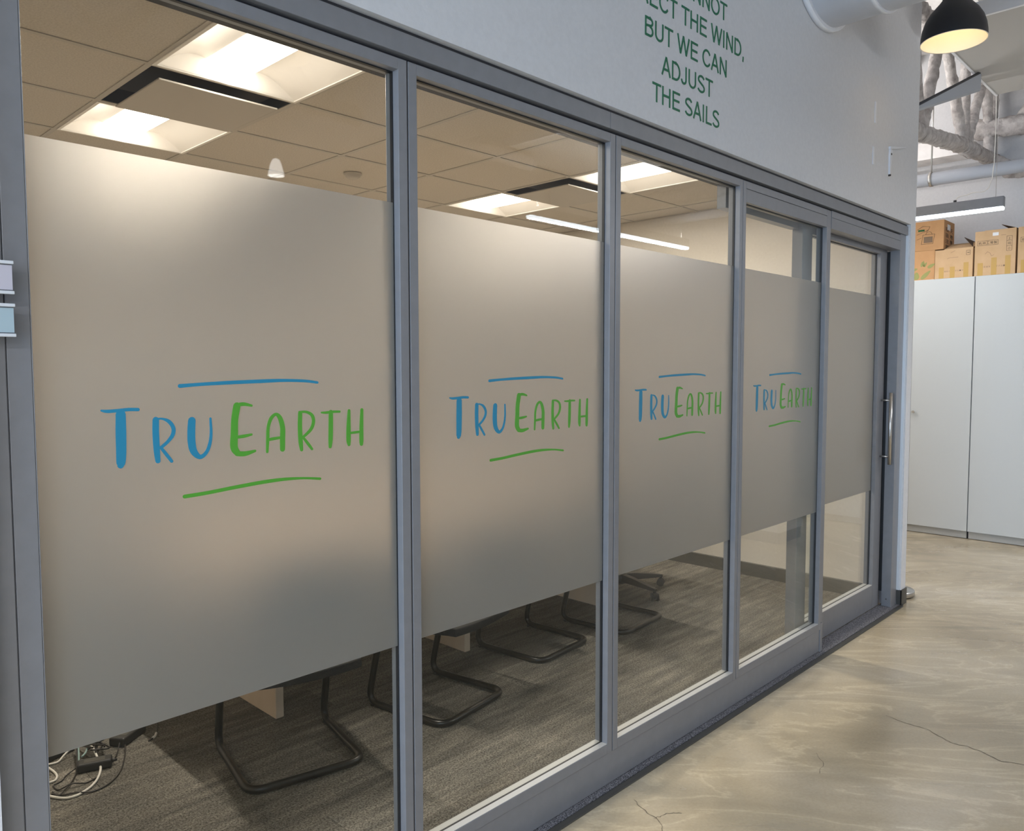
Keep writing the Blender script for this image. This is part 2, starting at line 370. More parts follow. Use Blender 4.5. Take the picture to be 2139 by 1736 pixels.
# roof deck with ribs over the open-plan area
b = MB(); b.box(-4.1, 8.56, -4.1, 7.1, 4.6, 4.7); deck = struct(b.build('ceiling', M['deck']))
for i in range(14):
    yy = -3.6+i*.78
    MB().box(-4.0, 8.46, yy-.04, yy+.04, 4.50, 4.6).build('roof_rib', M['deck'], deck)
MB().box(8.18, 8.44, 2.15, 7, 3.52, 3.68).build('roof_rib', M['deck'], deck)
# baseboards
b = MB(); b.prism([(5.336, .008), (5.336, .100), (5.341, .104), (5.35, .104), (5.35, .008)], 1, 1.86, 5.4)
# prism with axis=1: points are (x, z)
struct(b.build('baseboard_right', M['rubber_grey']))
b = MB(); b.box(-.2, 5.336, 5.388, 5.4, .008, .104); struct(b.build('baseboard_back', M['rubber_grey']))
b = MB(); b.box(5.3525, 5.458, 1.667, WY, .0, .102); b.box(5.3525, 5.36, 1.667, 1.70, 0, .102); b.box(5.45, 5.458, WY, 6.9, 0, .102); struct(b.build('baseboard_front', M['rubber_grey'], bevel=.002))
# small patches and bracket traces on the wall near its free end
def wall_patch(x0, x1, z0, z1, t=.004):
    MB().box(x0, x1, WY-t, WY, z0, z1).build('plaster_patch', M['plaster_mark'], wf, bevel=.002)
wall_patch(4.685, 4.712, 2.935, 3.055); wall_patch(4.668, 4.695, 2.70, 2.80)
b = MB(); b.prism([(4.925, 2.835), (5.06, 2.862), (5.19, 2.893), (5.19, 2.896), (5.06, 2.872), (4.925, 2.85)], 1, WY-.012, WY)
b.prism([(4.930, 2.69), (4.938, 2.69), (4.972, 2.83), (4.935, 2.842), (4.926, 2.80)], 1, WY-.010, WY); b.build('bracket_stub', M['plaster_mark'], wf)
for xx, zz in ((4.945, 2.808), (4.935, 2.684)): MB().tube([(xx, WY-.013, zz), (xx, WY, zz)], .006, 8).build('screw_hole', M['rubber'], wf)
# ------------------------------------------------------------------ glazed partition
FY = 1.70; GY = 1.728
# head track in two lengths, sill, threshold
b = MB(); b.box(.352, 2.240, 1.690, 1.845, 2.384, 2.440); tr = b.build('trim_1', M['alu'], bevel=.0015); struct(tr)
b = MB(); b.box(2.2415, 5.377, 1.690, 1.845, 2.384, 2.440); struct(b.build('trim_2', M['alu'], bevel=.0015))
b = MB(); b.box(.352, 5.36, 1.715, 1.845, 2.374, 2.386); b.box(.352, 5.377, 1.70, 1.845, 2.4402, 2.4515); struct(b.build('trim_3', M['alu_dark']))
b = MB(); b.box(.437, 4.150, 1.704, 1.762, .010, .1285); tr = struct(b.build('trim_4', M['alu'], bevel=.0015))
MB().box(4.1535, 4.182, FY, 1.762, .008, .165).build('end_cap', M['alu'], tr, bevel=.0015)
# threshold: metal edge strip, dark line, carpet strip
b = MB(); b.prism([(-1, 1.650), (5.335, 1.650), (5.43, 1.6745), (-1, 1.6745)], 2, 0, .006); th = struct(b.build('trim_5', M['rubber_grey'], bevel=.001))
MB().box(-1, 5.352, 1.6745, 1.6790, 0, .0035).build('shadow_gap', M['alu_dark'], th)
MB().box(-1, 5.352, 1.679, 1.775, 0, .0065).build('carpet_strip', M['mat_strip'], th)
# jambs
b = MB(); b.box(.3525, .394, FY, 1.79, 0, 2.384); b.box(.3965, .437, FY, 1.79, 0, 2.384); b.box(.394, .3965, 1.704, 1.79, 0, 2.384)
lj = struct(b.build('trim_6', M['alu'], bevel=.001))
b = MB(); b.box(5.252, 5.3512, FY, 1.758, .0066, 2.384); b.box(5.30, 5.3495, 1.758, 1.845, .0066, 2.384)
rj = struct(b.build('trim_7', M['alu'], bevel=.0015))
MB().box(5.262, 5.299, 1.7585, 1.845, .10, 2.28).build('brush_seal', M['gasket'], rj)
MB().tube([(5.2505, 1.728, .055), (5.2525, 1.728, .055)], .004, 8).build('screw', M['rubber'], rj)
MB().box(5.3515, 5.3595, 1.683, 1.79, .102, 2.384).build('jamb_trim', M['sign_f'], rj)
# door head fascia
b = MB(); b.box(4.1845, 5.2515, FY, 1.762, 2.341, 2.375); b.box(4.1845, 5.2515, FY, 1.762, 2.283, 2.339); b.box(4.1845, 5.2515, 1.703, 1.762, 2.339, 2.341); struct(b.build('trim_8', M['alu']))
def panel(name, x0, x1, fy, dep, gy, z0, z1, st, rb, rt, filmz=(.775, 1.997), grooves=(), lw=None):
    # x0..x1 outer frame, st stile width, z0..z1 outer heights, rb/rt rail heights
    t = struct(empty(name, ((x0+x1)/2, fy, 0)))
    ox, oy = -(x0+x1)/2, -fy
    def B(nm, a, c, d, e, f, g, m, bev=.0012, par=None):
        return MB().box(a+ox, c+ox, d+oy, e+oy, f, g).build(nm, m, par or t, bevel=bev)
    st0, st1 = st
    B('stile', x0, x0+st0, fy, fy+dep, z0, z1, M['alu']); B('stile', x1-st1, x1, fy, fy+dep, z0, z1, M['alu'])
    B('bottom_rail', x0+st0, x1-st1, fy, gy-.003, z0, z0+rb, M['alu']); 
    B('glazing_bead', x0+st0, x1-st1, gy+.003, fy+dep, z0, z0+rb+.002, M['alu_light'])
    B('glazing_bead', x0+st0, x1-st1, fy+.0012, gy-.003, z0+rb+.0002, z0+rb+.0022, M['alu_light'], .0004)
    zt = z1-rt
    if rt > .06:
        B('top_rail', x0+st0, x1-st1, fy, fy+dep, zt, zt+.057, M['alu']); B('top_rail', x0+st0, x1-st1, fy, fy+dep, zt+.059, z1, M['alu']); B('top_rail', x0+st0, x1-st1, fy+.003, fy+dep, zt+.057, zt+.059, M['alu_dark'], 0)
    else: B('top_rail', x0+st0, x1-st1, fy, fy+dep, zt, z1, M['alu'])
    g = .0035
    bx = MB(); a, c = x0+st0+ox, x1-st1+ox; zb = z0+rb
    bx.box(a, a+g, gy-.005+oy, gy+.005+oy, zb, zt); bx.box(c-g, c, gy-.005+oy, gy+.005+oy, zb, zt); bx.box(a+g, c-g, gy-.005+oy, gy+.005+oy, zt-g, zt); bx.box(a+g, c-g, gy-.0035+oy, gy+.0035+oy, zb-.002, zb+.0025)
    bx.build('gasket', M['gasket'], t)
    B('glass_pane', x0+st0+.001, x1-st1-.001, gy-.003, gy+.003, zb, zt, M['glass'], 0)
    MB().box(x0+st0+g+ox, x1-st1-g+ox, gy-.0042+oy, gy-.0034+oy, filmz[0], filmz[1]).build('frosted_film', M['film'], t)
    return t
S_ = .029
panel('window_1', .4375, 1.3500, FY, .056, GY, .1295, 2.3735, (.002, S_), .036, .030)
panel('window_2', 1.3555, 2.2835, FY, .056, GY, .1295, 2.3735, (S_, .030), .036, .030)
panel('window_3', 2.2885, 3.2175, FY, .056, GY, .1295, 2.3735, (.029, .026), .036, .030)
panel('window_4', 3.2215, 4.1535, FY, .056, GY, .1295, 2.3735, (.027, .028), .036, .091)
for xx in (1.3502, 2.2836, 3.2176): # recessed spacers between neighbouring frames
    struct(MB().box(xx, xx+(.0052 if xx < 2 else .0048 if xx < 3 else .0038), FY+.006, 1.756, .1295, 2.3735).build('trim_9', M['alu_dark']))
struct(MB().box(4.1540, 4.182, FY+.002, 1.762, .1655, 2.3735).build('trim_10', M['alu'], bevel=.002))
door = panel('door_1', 3.995, 5.238, 1.772, .056, 1.80, .012, 2.362, (.12, .112), .150, .108, filmz=(.771, 1.997))
struct(MB().box(3.23, 3.990, 1.790, 1.835, 2.268, 2.384).build('trim_12', M['alu'], bevel=.001))
hd = Vector((-(3.995+5.238)/2, -1.772, 0))
b = MB().tube([Vector((5.2, 1.714, .935))+hd, Vector((5.2, 1.714, 1.39))+hd], .0105, 16); hnd = b.build('handle', M['steel'], door)
for z in (.985, 1.342):
    MB().tube([Vector((5.2, 1.7745, z))+hd, Vector((5.2, 1.718, z))+hd], .006, 12).build('standoff', M['steel'], hnd)
# interior lining over the glazing
b = MB(); b.box(-.2, 5.35, 1.835, 1.85, 2.45, 2.74); struct(b.build('trim_11', M['room_wall']))
# ------------------------------------------------------------------ meeting-room ceiling: tees and tiles
CZ = 2.74; X0, PX, Y0, PY = 1.268, .6375, 2.605, .5925
gx = [X0+PX*k for k in range(-3, 8)]; gy = [Y0+PY*k for k in range(-2, 6)]
xmin, xmax, ymin, ymax = -.2, 5.35, 1.85, 5.4
b = MB()
b.box(xmin, xmax, ymin, ymax, CZ+.12, CZ+.14); rceil = struct(b.build('ceiling', M['tile']))
b = MB()
for x in gx:
    if xmin < x < xmax: b.box(x-.012, x+.012, ymin, ymax, CZ-.001, CZ+.003)
for y in gy:
    if ymin < y < ymax: b.box(xmin, xmax, y-.012, y+.012, CZ-.0012, CZ+.0028)
b.box(xmax-.02, xmax, ymin, ymax, CZ-.002, CZ+.02); b.build('ceiling_grid', M['grid'], rceil)
ex = [xmin]+[x for x in gx if xmin < x < xmax]+[xmax]; ey = [ymin]+[y for y in gy if ymin < y < ymax]+[ymax]
SPECIAL = {(1.268, 2.605): 'light', (1.268, 3.79): 'light', (3.818, 2.605): 'light', (3.818, 3.79): 'light', (1.268, 3.1975): 'air', (3.818, 3.1975): 'air'}
def cell_kind(x, y):
    for (a, c), k in SPECIAL.items():
        if abs(a-x) < .02 and abs(c-y) < .02: return k
for i in range(len(ex)-1):
    for j in range(len(ey)-1):
        if cell_kind(ex[i], ey[j]): continue
        MB().box(ex[i]+.002, ex[i+1]-.002, ey[j]+.002, ey[j+1]-.002, CZ+.003, CZ+.016).build('ceiling_tile', M['tile'], rceil)
struct(MB().box(4.98, 5.35, 1.85, 2.79, 2.672, CZ-.002).build('trim_13', M['wall'], bevel=.002))
# recessed troffers
def troffer(x, y, label):
    W, D = PX, PY; t = empty('troffer_light', (x+W/2, y+D/2, CZ), label=label, cat='ceiling light', group='recessed lights in the meeting room ceiling')
    hw, hd_ = W/2-.005, D/2-.005; b = MB()
    fl = .014
    for a in ((-hw, -hw+fl, -hd_, hd_), (hw-fl, hw, -hd_, hd_), (-hw+fl, hw-fl, -hd_, -hd_+fl), (-hw+fl, hw-fl, hd_-fl, hd_)): b.box(*a, -.005, .002)
    b.build('frame', M['troffer'], t, bevel=.001)
    # curved reflectors either side of the lens
    for s in (-1, 1):
        b = MB(); n = 10; prof = []
        for k in range(n+1):
            u = k/n; xx = s*((hw-fl)*(1-u)+.098*u); zz = .075*math.sin(u*math.pi*.62)/math.sin(math.pi*.62)*1.0 if u < 1 else .075
            prof.append((xx, zz))
        vs = [(p[0], -hd_+fl, p[1]) for p in prof]+[(p[0], hd_-fl, p[1]) for p in prof]
        b.add(vs, [(k, k+1, n+2+k, n+1+k) for k in range(n)], True)
        b.build('reflector', M['troffer'], t)
    b = MB(); e = hd_-fl
    b.box(-hw+fl, hw-fl, e-.0, e+.003, 0, .10); b.box(-hw+fl, hw-fl, -e-.003, -e, 0, .10); b.box(-hw, hw, -hd_, hd_, .10, .105)
    b.box(-hw, -hw+.003, -hd_, hd_, .003, .1); b.box(hw-.003, hw, -hd_, hd_, .003, .1); b.build('housing', M['troffer'], t)
    b = MB(); b.prism([(0, .002), (-.022, .004), (-.098, .072), (-.098, .088), (.098, .088), (.098, .072), (.022, .004)], 1, -e+.004, e-.004); b.build('lens', M['lens'], t)
    area('troffer_glow', (x+W/2, y+D/2, CZ-.004), (x+W/2, y+D/2, 0), .03, D-.06, 11, (1.0, .89, .77))
    return t
troffer(1.268, 2.605, 'recessed square ceiling light nearest the glass, above the leftmost pane')
troffer(1.268, 3.79, 'recessed square ceiling light just over the frosted band at the upper left')
troffer(3.818, 2.605, 'recessed square ceiling light partly hidden by the upright between second and third panes')
troffer(3.818, 3.79, 'recessed square ceiling light low in the second pane, just over the frosted band')
for x, lab in ((1.268, 'square air diffuser with dark gap between the two left ceiling lights'), (3.818, 'square air diffuser with dark gap between the two right ceiling lights')):
    t = empty('air_diffuser', (x+PX/2, 3.1975+PY/2, CZ), label=lab, cat='air vent', group='air diffusers in the meeting room ceiling')
    b = MB(); b.box(-.312, .312, -.29, .29, .07, .08); b.box(-.316, -.312, -.29, .29, .0, .08); b.box(.312, .316, -.29, .29, .0, .08); b.box(-.312, .312, -.294, -.29, 0, .08); b.box(-.312, .312, .29, .294, 0, .08); b.build('duct_neck', M['neck'], t)
    MB().box(-.262, .262, -.240, .240, -.030, -.022).build('plaque', M['grid'], t, bevel=.003)
t = empty('smoke_detector', (2.823, 4.09, CZ), label='small round disc on the ceiling tiles seen through the first pane', cat='smoke detector')
MB().lathe([(0, -.03), (.03, -.03), (.045, -.02), (.05, 0)], (0, 0, 0), 24).build('cover', M['grid'], t); MB().lathe([(.048, -.008), (.056, -.006), (.056, .0005)], (0, 0, 0), 24).build('base_ring', M['grid'], t)
# ================================================================== LETTERING
SW = .122   # stem width in cap heights
def arc(cx, cy, rx, ry, a0, a1, n=10): return [(cx+rx*math.cos(math.radians(a0+(a1-a0)*k/n)), cy+ry*math.sin(math.radians(a0+(a1-a0)*k/n))) for k in range(n+1)]
def caps(ch, w):
    h = SW/2; s = h; W = w-h; T = 1-h
    if ch == 'A': return [[(s*.9, 0), (w/2, 1)], [(w-s*.9, 0), (w/2, 1)], [(w*.2, .33), (w*.8, .33)]]
    if ch == 'B': return [[(s, 0), (s, 1)], [(s, T), (w*.55, T)]+arc(w*.55, .75+.01, W-w*.58, .25-h, 90, -90, 8)+[(s, .53)], [(w*.55, .53)]+arc(w*.58, .265+h/2, W-w*.58, .265-h/2, 90, -90, 8)+[(s, h)]]
    if ch == 'C': return [arc(w*.53, .5, w*.53-h, .5-h, 32, 328, 22)]
    if ch == 'D': return [[(s, 0), (s, 1)], [(s, T), (w*.42, T)]+arc(w*.42, .5, W-w*.42, .5-h, 90, -90, 14)+[(s, h)]]
    if ch == 'E': return [[(s, 0), (s, 1)], [(s, T), (w, T)], [(s, .52), (w*.93, .52)], [(s, h), (w, h)]]
    if ch == 'H': return [[(s, 0), (s, 1)], [(W, 0), (W, 1)], [(s, .53), (W, .53)]]
    if ch == 'I': return [[(w/2, 0), (w/2, 1)]]
    if ch == 'J': return [[(W, 1), (W, .30)]+arc(w/2, .27, w/2-h, .27-h, 0, -180, 12)]
    if ch == 'L': return [[(s, 0), (s, 1)], [(s, h), (w, h)]]
    if ch == 'N': return [[(s, 0), (s, 1)], [(W, 0), (W, 1)], [(s*.9, 1), (w-s*.9, 0)]]
    if ch == 'O': return [arc(w/2, .5, w/2-h, .5-h, 0, 360, 28)]
    if ch == 'R': return [[(s, 0), (s, 1)], [(s, T), (w*.58, T)]+arc(w*.58, .74, W-w*.60, .26-h, 90, -90, 8)+[(s, .48+h*0)], [(w*.50, .48), (w*.72, .40), (W, .10), (w-s*.6, 0)]]
    if ch == 'S': return [arc(w*.5, .735, w*.46-h, .265-h, 18, 200, 12)+[(w*.25, .60), (w*.5, .52), (w*.78, .43)]+arc(w*.5, .27, w/2-h, .27-h, 20, -165, 14)]
    if ch == 'T': return [[(w/2, 0), (w/2, 1)], [(0, T), (w, T)]]
    if ch == 'U': return [[(s, 1), (s, .36)]+arc(w/2, .34, w/2-h, .34-h, 180, 360, 14)+[(W, 1)]]
    if ch == 'W': return [[(s*.9, 1), (w*.27, 0)], [(w*.27, 0), (w*.5, 1)], [(w*.5, 1), (w*.73, 0)], [(w*.73, 0), (w-s*.9, 1)]]
    if ch == ',': return [[(w*.5, .14), (w*.5, .0)], [(w*.5, .03), (w*.28, -.17)]]
def flat_strokes(mb, ch, x, z, w, H, y, thick):
    for n_, pts in enumerate(caps(ch, w/H)):
        P = [Vector((x+p[0]*H, z+p[1]*H)) for p in pts]; k = len(P); h = SW*H/2; L = []
        closed = (P[0]-P[-1]).length < 1e-5
        for i in range(k):
            p0 = P[i-1] if i else (P[-2] if closed else P[0]); p1 = P[i+1] if i < k-1 else (P[1] if closed else P[-1])
            t = (p1-p0).normalized(); nn = Vector((-t.y, t.x)); 
            e = 1.0
            if 0 < i < k-1:
                d1 = (P[i]-P[i-1]).normalized(); e = 1/max(.6, abs(d1.dot(t)))
            L.append((P[i]+nn*h*e, P[i]-nn*h*e))
        yy = y-.00008*n_; vs = []
        for q, r_ in L: vs += [(q.x, yy, q.y), (r_.x, yy, r_.y), (q.x, y+thick, q.y), (r_.x, y+thick, r_.y)]
        fs = []
        for i in range(k-1):
            o_ = 4*i; n2 = o_+4; fs += [(o_, o_+1, n2+1, n2), (o_+2, n2+2, n2+3, o_+3), (o_, n2, n2+2, o_+2), (o_+1, o_+3, n2+3, n2+1)]
        if not closed: fs += [(0, 2, 3, 1), (4*k-4, 4*k-3, 4*k-1, 4*k-2)]
        mb.add(vs, fs)
HV = {'A': (667, 14, 654), 'B': (667, 74, 627), 'C': (722, 44, 681), 'D': (722, 81, 674), 'E': (667, 86, 616), 'H': (722, 77, 646), 'I': (278, 91, 188), 'J': (500, 17, 428), 'L': (556, 76, 537), 'N': (722, 76, 646), 'O': (778, 39, 739), 'R': (722, 88, 684), 'S': (667, 49, 620), 'T': (611, 14, 597), 'U': (722, 79, 644), 'W': (944, 16, 928), ',': (278, 87, 191), ' ': (278, 0, 0)}
wl = empty('wall_lettering', (2.714, WY, 2.75), label='dark green capital lettering of a five-line saying on the wall above the glazing', cat='lettering')
K = .0961/1000
for ln, zb in (('WE CANNOT', 2.975), ('DIRECT THE WIND,', 2.865), ('BUT WE CAN', 2.752), ('ADJUST', 2.641), ('THE SAILS', 2.531)):
    total = sum(HV[c][0] for c in ln)*K; x = 2.716-total/2+(.004 if ln[-1] == ',' else 0)
    for c in ln:
        a, l, r = HV[c]
        if c != ' ':
            b = MB(); flat_strokes(b, c, x+l*K-2.714, zb-2.75, (r-l)*K, .069, -.0016, .0014)
            b.build('letter', M['green_vinyl'], wl)
        x += a*K
LOGO = {'T': [[(0.0036, 1.4635, 0.004), (0.0148, 1.4616, 0.0069), (0.0339, 1.4622, 0.007), (0.0562, 1.4637, 0.0071), (0.0759, 1.4629, 0.0071)], [(0.0408, 1.4538, 0.0199), (0.0402, 1.4145, 0.0211), (0.0394, 1.3705, 0.02), (0.0382, 1.3515, 0.0176), (0.0375, 1.3465, 0.0132)]], 'R': [[(0.1122, 1.4388, 0.0136), (0.1114, 1.4102, 0.0139), (0.1124, 1.3737, 0.0133), (0.1143, 1.3493, 0.0109)], [(0.1105, 1.4404, 0.0048), (0.1247, 1.441, 0.0042), (0.1395, 1.4344, 0.0079), (0.149, 1.4202, 0.0086), (0.1477, 1.4049, 0.0086), (0.1367, 1.3903, 0.0073), (0.1214, 1.3776, 0.0067)], [(0.1214, 1.3776, 0.0061), (0.1329, 1.3614, 0.0073), (0.1436, 1.3458, 0.0068)]], 'U': [[(0.1907, 1.4334, 0.0168), (0.1889, 1.4117, 0.0175), (0.1888, 1.3867, 0.0175), (0.193, 1.3644, 0.0157), (0.2069, 1.3501, 0.0101), (0.2215, 1.359, 0.0082), (0.2301, 1.3774, 0.0076), (0.234, 1.4027, 0.0064), (0.2333, 1.4361, 0.0051)]], 'E': [[(0.2972, 1.4623, 0.0175), (0.2913, 1.4317, 0.0169), (0.2895, 1.3993, 0.0176), (0.288, 1.3668, 0.0182), (0.2952, 1.3532, 0.015)], [(0.2956, 1.4646, 0.0084), (0.3145, 1.4663, 0.0085), (0.3336, 1.462, 0.0053)], [(0.292, 1.3893, 0.0065), (0.3127, 1.3906, 0.0079), (0.3319, 1.3934, 0.0053)], [(0.2951, 1.3506, 0.0118), (0.3151, 1.349, 0.0112), (0.3398, 1.3536, 0.006)]], 'A': [[(0.3713, 1.3488, 0.0061), (0.3734, 1.3807, 0.0081), (0.3751, 1.4075, 0.0081), (0.3829, 1.4289, 0.0087), (0.396, 1.4388, 0.0074), (0.4069, 1.4288, 0.0115), (0.4131, 1.4053, 0.0129), (0.4125, 1.3781, 0.0136), (0.4119, 1.3525, 0.013)], [(0.3745, 1.3779, 0.0067), (0.3891, 1.3796, 0.0074), (0.4077, 1.3811, 0.0061)]], 'R2': [[(0.4621, 1.439, 0.0111), (0.4606, 1.4061, 0.0118), (0.4618, 1.3679, 0.0118), (0.4641, 1.3468, 0.0084)], [(0.4594, 1.4419, 0.0048), (0.4797, 1.4407, 0.0063), (0.4953, 1.4316, 0.0084), (0.4989, 1.4146, 0.0091), (0.4906, 1.3957, 0.0084), (0.4686, 1.3778, 0.0063)], [(0.4686, 1.3778, 0.0056), (0.482, 1.3612, 0.0077), (0.4935, 1.3463, 0.0063)]], 'T2': [[(0.5226, 1.4375, 0.0042), (0.5356, 1.4369, 0.0064), (0.5562, 1.4382, 0.0064), (0.5762, 1.4378, 0.0058)], [(0.55, 1.4371, 0.0122), (0.5493, 1.4013, 0.0129), (0.5478, 1.3655, 0.0122), (0.5463, 1.3484, 0.0086)]], 'H': [[(0.6051, 1.4391, 0.008), (0.6031, 1.3983, 0.0124), (0.6025, 1.3618, 0.0132), (0.6036, 1.35, 0.0088)], [(0.6452, 1.4397, 0.0089), (0.6431, 1.3961, 0.0118), (0.6425, 1.3591, 0.0126), (0.6423, 1.3487, 0.0104)], [(0.6058, 1.3799, 0.0059), (0.6253, 1.3809, 0.0066), (0.6407, 1.3815, 0.0059)]], 'top': [[(0.1659, 1.5117, 0.0086), (0.2128, 1.5146, 0.0075), (0.2783, 1.5174, 0.0084), (0.3651, 1.5198, 0.0086), (0.4201, 1.5208, 0.0075), (0.4773, 1.5186, 0.0069), (0.512, 1.5143, 0.0063)]], 'bot': [[(0.1699, 1.2642, 0.0087), (0.2223, 1.2665, 0.0083), (0.2891, 1.2719, 0.0085), (0.3595, 1.2765, 0.0087), (0.4148, 1.2775, 0.0076), (0.4684, 1.2747, 0.0056), (0.5153, 1.2684, 0.0064)]]}
def decal(x, dz, label):
    t = empty('window_decal', (x, GY-.0045, 0), label=label, cat='decal', group='two-colour logo decals on the frosted glass')
    for k, strokes in LOGO.items():
        nm = 'top_stroke' if k == 'top' else 'bottom_stroke' if k == 'bot' else 'letter'
        m = M['blue_vinyl'] if k in ('T', 'R', 'U', 'top') else M['lime_vinyl']
        b = MB()
        for i, s in enumerate(strokes): ribbon(b, [(p[0], 1.55+(p[1]-1.55)*.9925+dz, p[2]) for p in s], -.0010-.00005*i, .0009)
        b.build(nm, m, t)
    return t
decal(.562, 0, 'blue and green hand-drawn logo decal on the leftmost pane')
decal(1.5125, -.001, 'blue and green hand-drawn logo decal on the second pane from the left')
decal(2.443, .002, 'blue and green hand-drawn logo decal on the third pane from the left')
decal(3.385, .002, 'blue and green hand-drawn logo decal on the fourth pane, nearest the sliding door')
# ================================================================== MEETING ROOM FURNITURE
t = empty('conference_table', (2.82, 3.5, .008), label='long conference table on three pale wooden panel legs inside the meeting room', cat='table')
b = MB(); b.box(-1.50, 1.50, -.66, .66, .705, .735); b.build('tabletop', M['wood'], t, bevel=.004)
for x in (1.705, 2.83, 3.985): MB().box(x-2.82-.02, x-2.82+.02, -.417, .417, 0, .705).build('leg', M['wood'], t, bevel=.004)
MB().box(-1.10, 1.14, -.012, .012, .35, .705).build('modesty_panel', M['wood'], t)
def chair_proto(first):
    x, y, rz, lab = first
    t = empty('cantilever_chair', (x, y, .008), rz, label=lab, cat='chair', group='cantilever chairs along the glass side of the table')
    hw, r = .222, .0155
    def side(s): return [(s*hw, -.235, r), (s*hw, .215, r), (s*hw, .155, .27), (s*hw, .085, .44), (s*hw*.98, -.26, .425), (s*hw*.93, -.33, .85)]
    A = side(-1); Bq = side(1)
    path = [A[5], A[4], A[3], A[2], A[1], A[0], Bq[0], Bq[1], Bq[2], Bq[3], Bq[4], Bq[5]]
    MB().tube(round_path(path, .07, 6), r, 12).build('frame', M['black_steel'], t)
    # seat pan with a rolled rear edge
    b = MB(); n = 10; vs = []
    for j in range(n+1):
        v = j/n
        for i in range(9):
            u = i/8; xx = (u-.5)*.44*(1-.10*v**3); yy = .10-.385*v; zz = .446-.012*math.sin(math.pi*u)-.018*math.sin(math.pi*v)-(.0 if v < .85 else (v-.85)*.05)
            vs.append((xx, yy, zz))
    k = len(vs); vs += [(a, c, d-.035) for a, c, d in vs]
    fs = [(j*9+i, j*9+i+1, (j+1)*9+i+1, (j+1)*9+i) for j in range(n) for i in range(8)]
    fs += [tuple(k+q for q in reversed(f)) for f in fs]
    ring = [i for i in range(9)]+[j*9+8 for j in range(1, n+1)]+[n*9+i for i in range(7, -1, -1)]+[j*9 for j in range(n-1, 0, -1)]
    fs += [(ring[i], ring[(i+1) % len(ring)], k+ring[(i+1) % len(ring)], k+ring[i]) for i in range(len(ring))]
    b.add(vs, fs, True); b.build('seat', M['black_fabric'], t, bevel=.006)
    b = MB(); b.prism([(-.295, .55), (-.335, .87), (-.320, .885), (-.300, .87), (-.262, .55)], 0, -.20, .20); b.build('backrest', M['black_fabric'], t, bevel=.01)
    for s in (-1, 1): MB().tube([(s*hw, .19, .0), (s*hw, .19, .012)], .010, 10).build('glide', M['black_plastic'], t)
    return t
CH = [(1.565, 2.765, math.radians(-12), 'black tubular cantilever chair nearest, behind the leftmost pane'),
      (2.315, 2.745, math.radians(9.4), 'black tubular cantilever chair whose base straddles the first upright'),
      (3.165, 2.92, math.radians(5.6), 'black tubular cantilever chair fully visible at the foot of the second pane'),
      (3.825, 2.86, math.radians(3.9), 'black tubular cantilever chair straddling the upright between second and third panes')]
c0 = chair_proto(CH[0])
for x, y, rz, lab in CH[1:]:
    c = copy_tree(c0); c.location = (x, y, .008); c.rotation_euler = (0, 0, rz); c['label'] = lab
# swivel chair at the head of the table
t = empty('swivel_chair', (4.371, 3.196, .008), math.radians(0), label='black swivel chair with a five-star castor base at the table end', cat='office chair')
a0 = math.atan2(2.865-3.196, 4.322-4.371)
MB().tube([(0, 0, .07), (0, 0, .40)], .028, 16).build('gas_column', M['black_plastic'], t)
MB().lathe([(0, .055), (.05, .055), (.055, .10), (.035, .135), (0, .135)], (0, 0, 0), 24).build('hub', M['black_plastic'], t)
for k in range(5):
    a = a0+k*2*math.pi/5; d = Vector((math.cos(a), math.sin(a), 0)); n = Vector((-d.y, d.x, 0))
    b = MB(); sec = [(.03, .034, .118, .070), (.12, .030, .112, .068), (.22, .025, .098, .066), (.30, .021, .085, .064), (.335, .015, .080, .064)]
    vs = []
    for rr, hwid, zt, zb in sec: vs += [d*rr+n*hwid+Vector((0, 0, zb)), d*rr+n*hwid*.7+Vector((0, 0, zt)), d*rr-n*hwid*.7+Vector((0, 0, zt)), d*rr-n*hwid+Vector((0, 0, zb))]
    fs = [(4*i+j, 4*i+(j+1) % 4, 4*i+4+(j+1) % 4, 4*i+4+j) for i in range(len(sec)-1) for j in range(4)]+[(3, 2, 1, 0), tuple(len(vs)-4+q for q in range(4))]
    b.add(vs, fs); lg = b.build('base_arm', M['black_plastic'], t, bevel=.004)
    c = d*.325; sd = Vector((math.cos(a+.9), math.sin(a+.9), 0)); b = MB()
    for s in (-1, 1): b.tube([c+sd*(s*.008)+Vector((0, 0, .026)), c+sd*(s*.026)+Vector((0, 0, .026))], .026, 18)
    b.tube([c+Vector((0, 0, .03)), c+Vector((0, 0, .075))], .010, 10); b.tube([c-sd*.012+Vector((0, 0, .032)), c+sd*.012+Vector((0, 0, .032))], .024, 14)
    b.build('castor', M['black_plastic'], lg)
b = MB(); b.box(-.24, .24, -.24, .24, .40, .47); b.build('seat', M['black_fabric'], t, bevel=.03, bseg=3)
b = MB(); b.box(.22, .27, -.21, .21, .55, 1.0); b.build('backrest', M['black_fabric'], t, bevel=.02, bseg=3)
b = MB(); b.tube(round_path([(0, 0, .40), (.25, 0, .42), (.28, 0, .60)], .06), .018, 10); b.build('back_stem', M['black_plastic'], t)
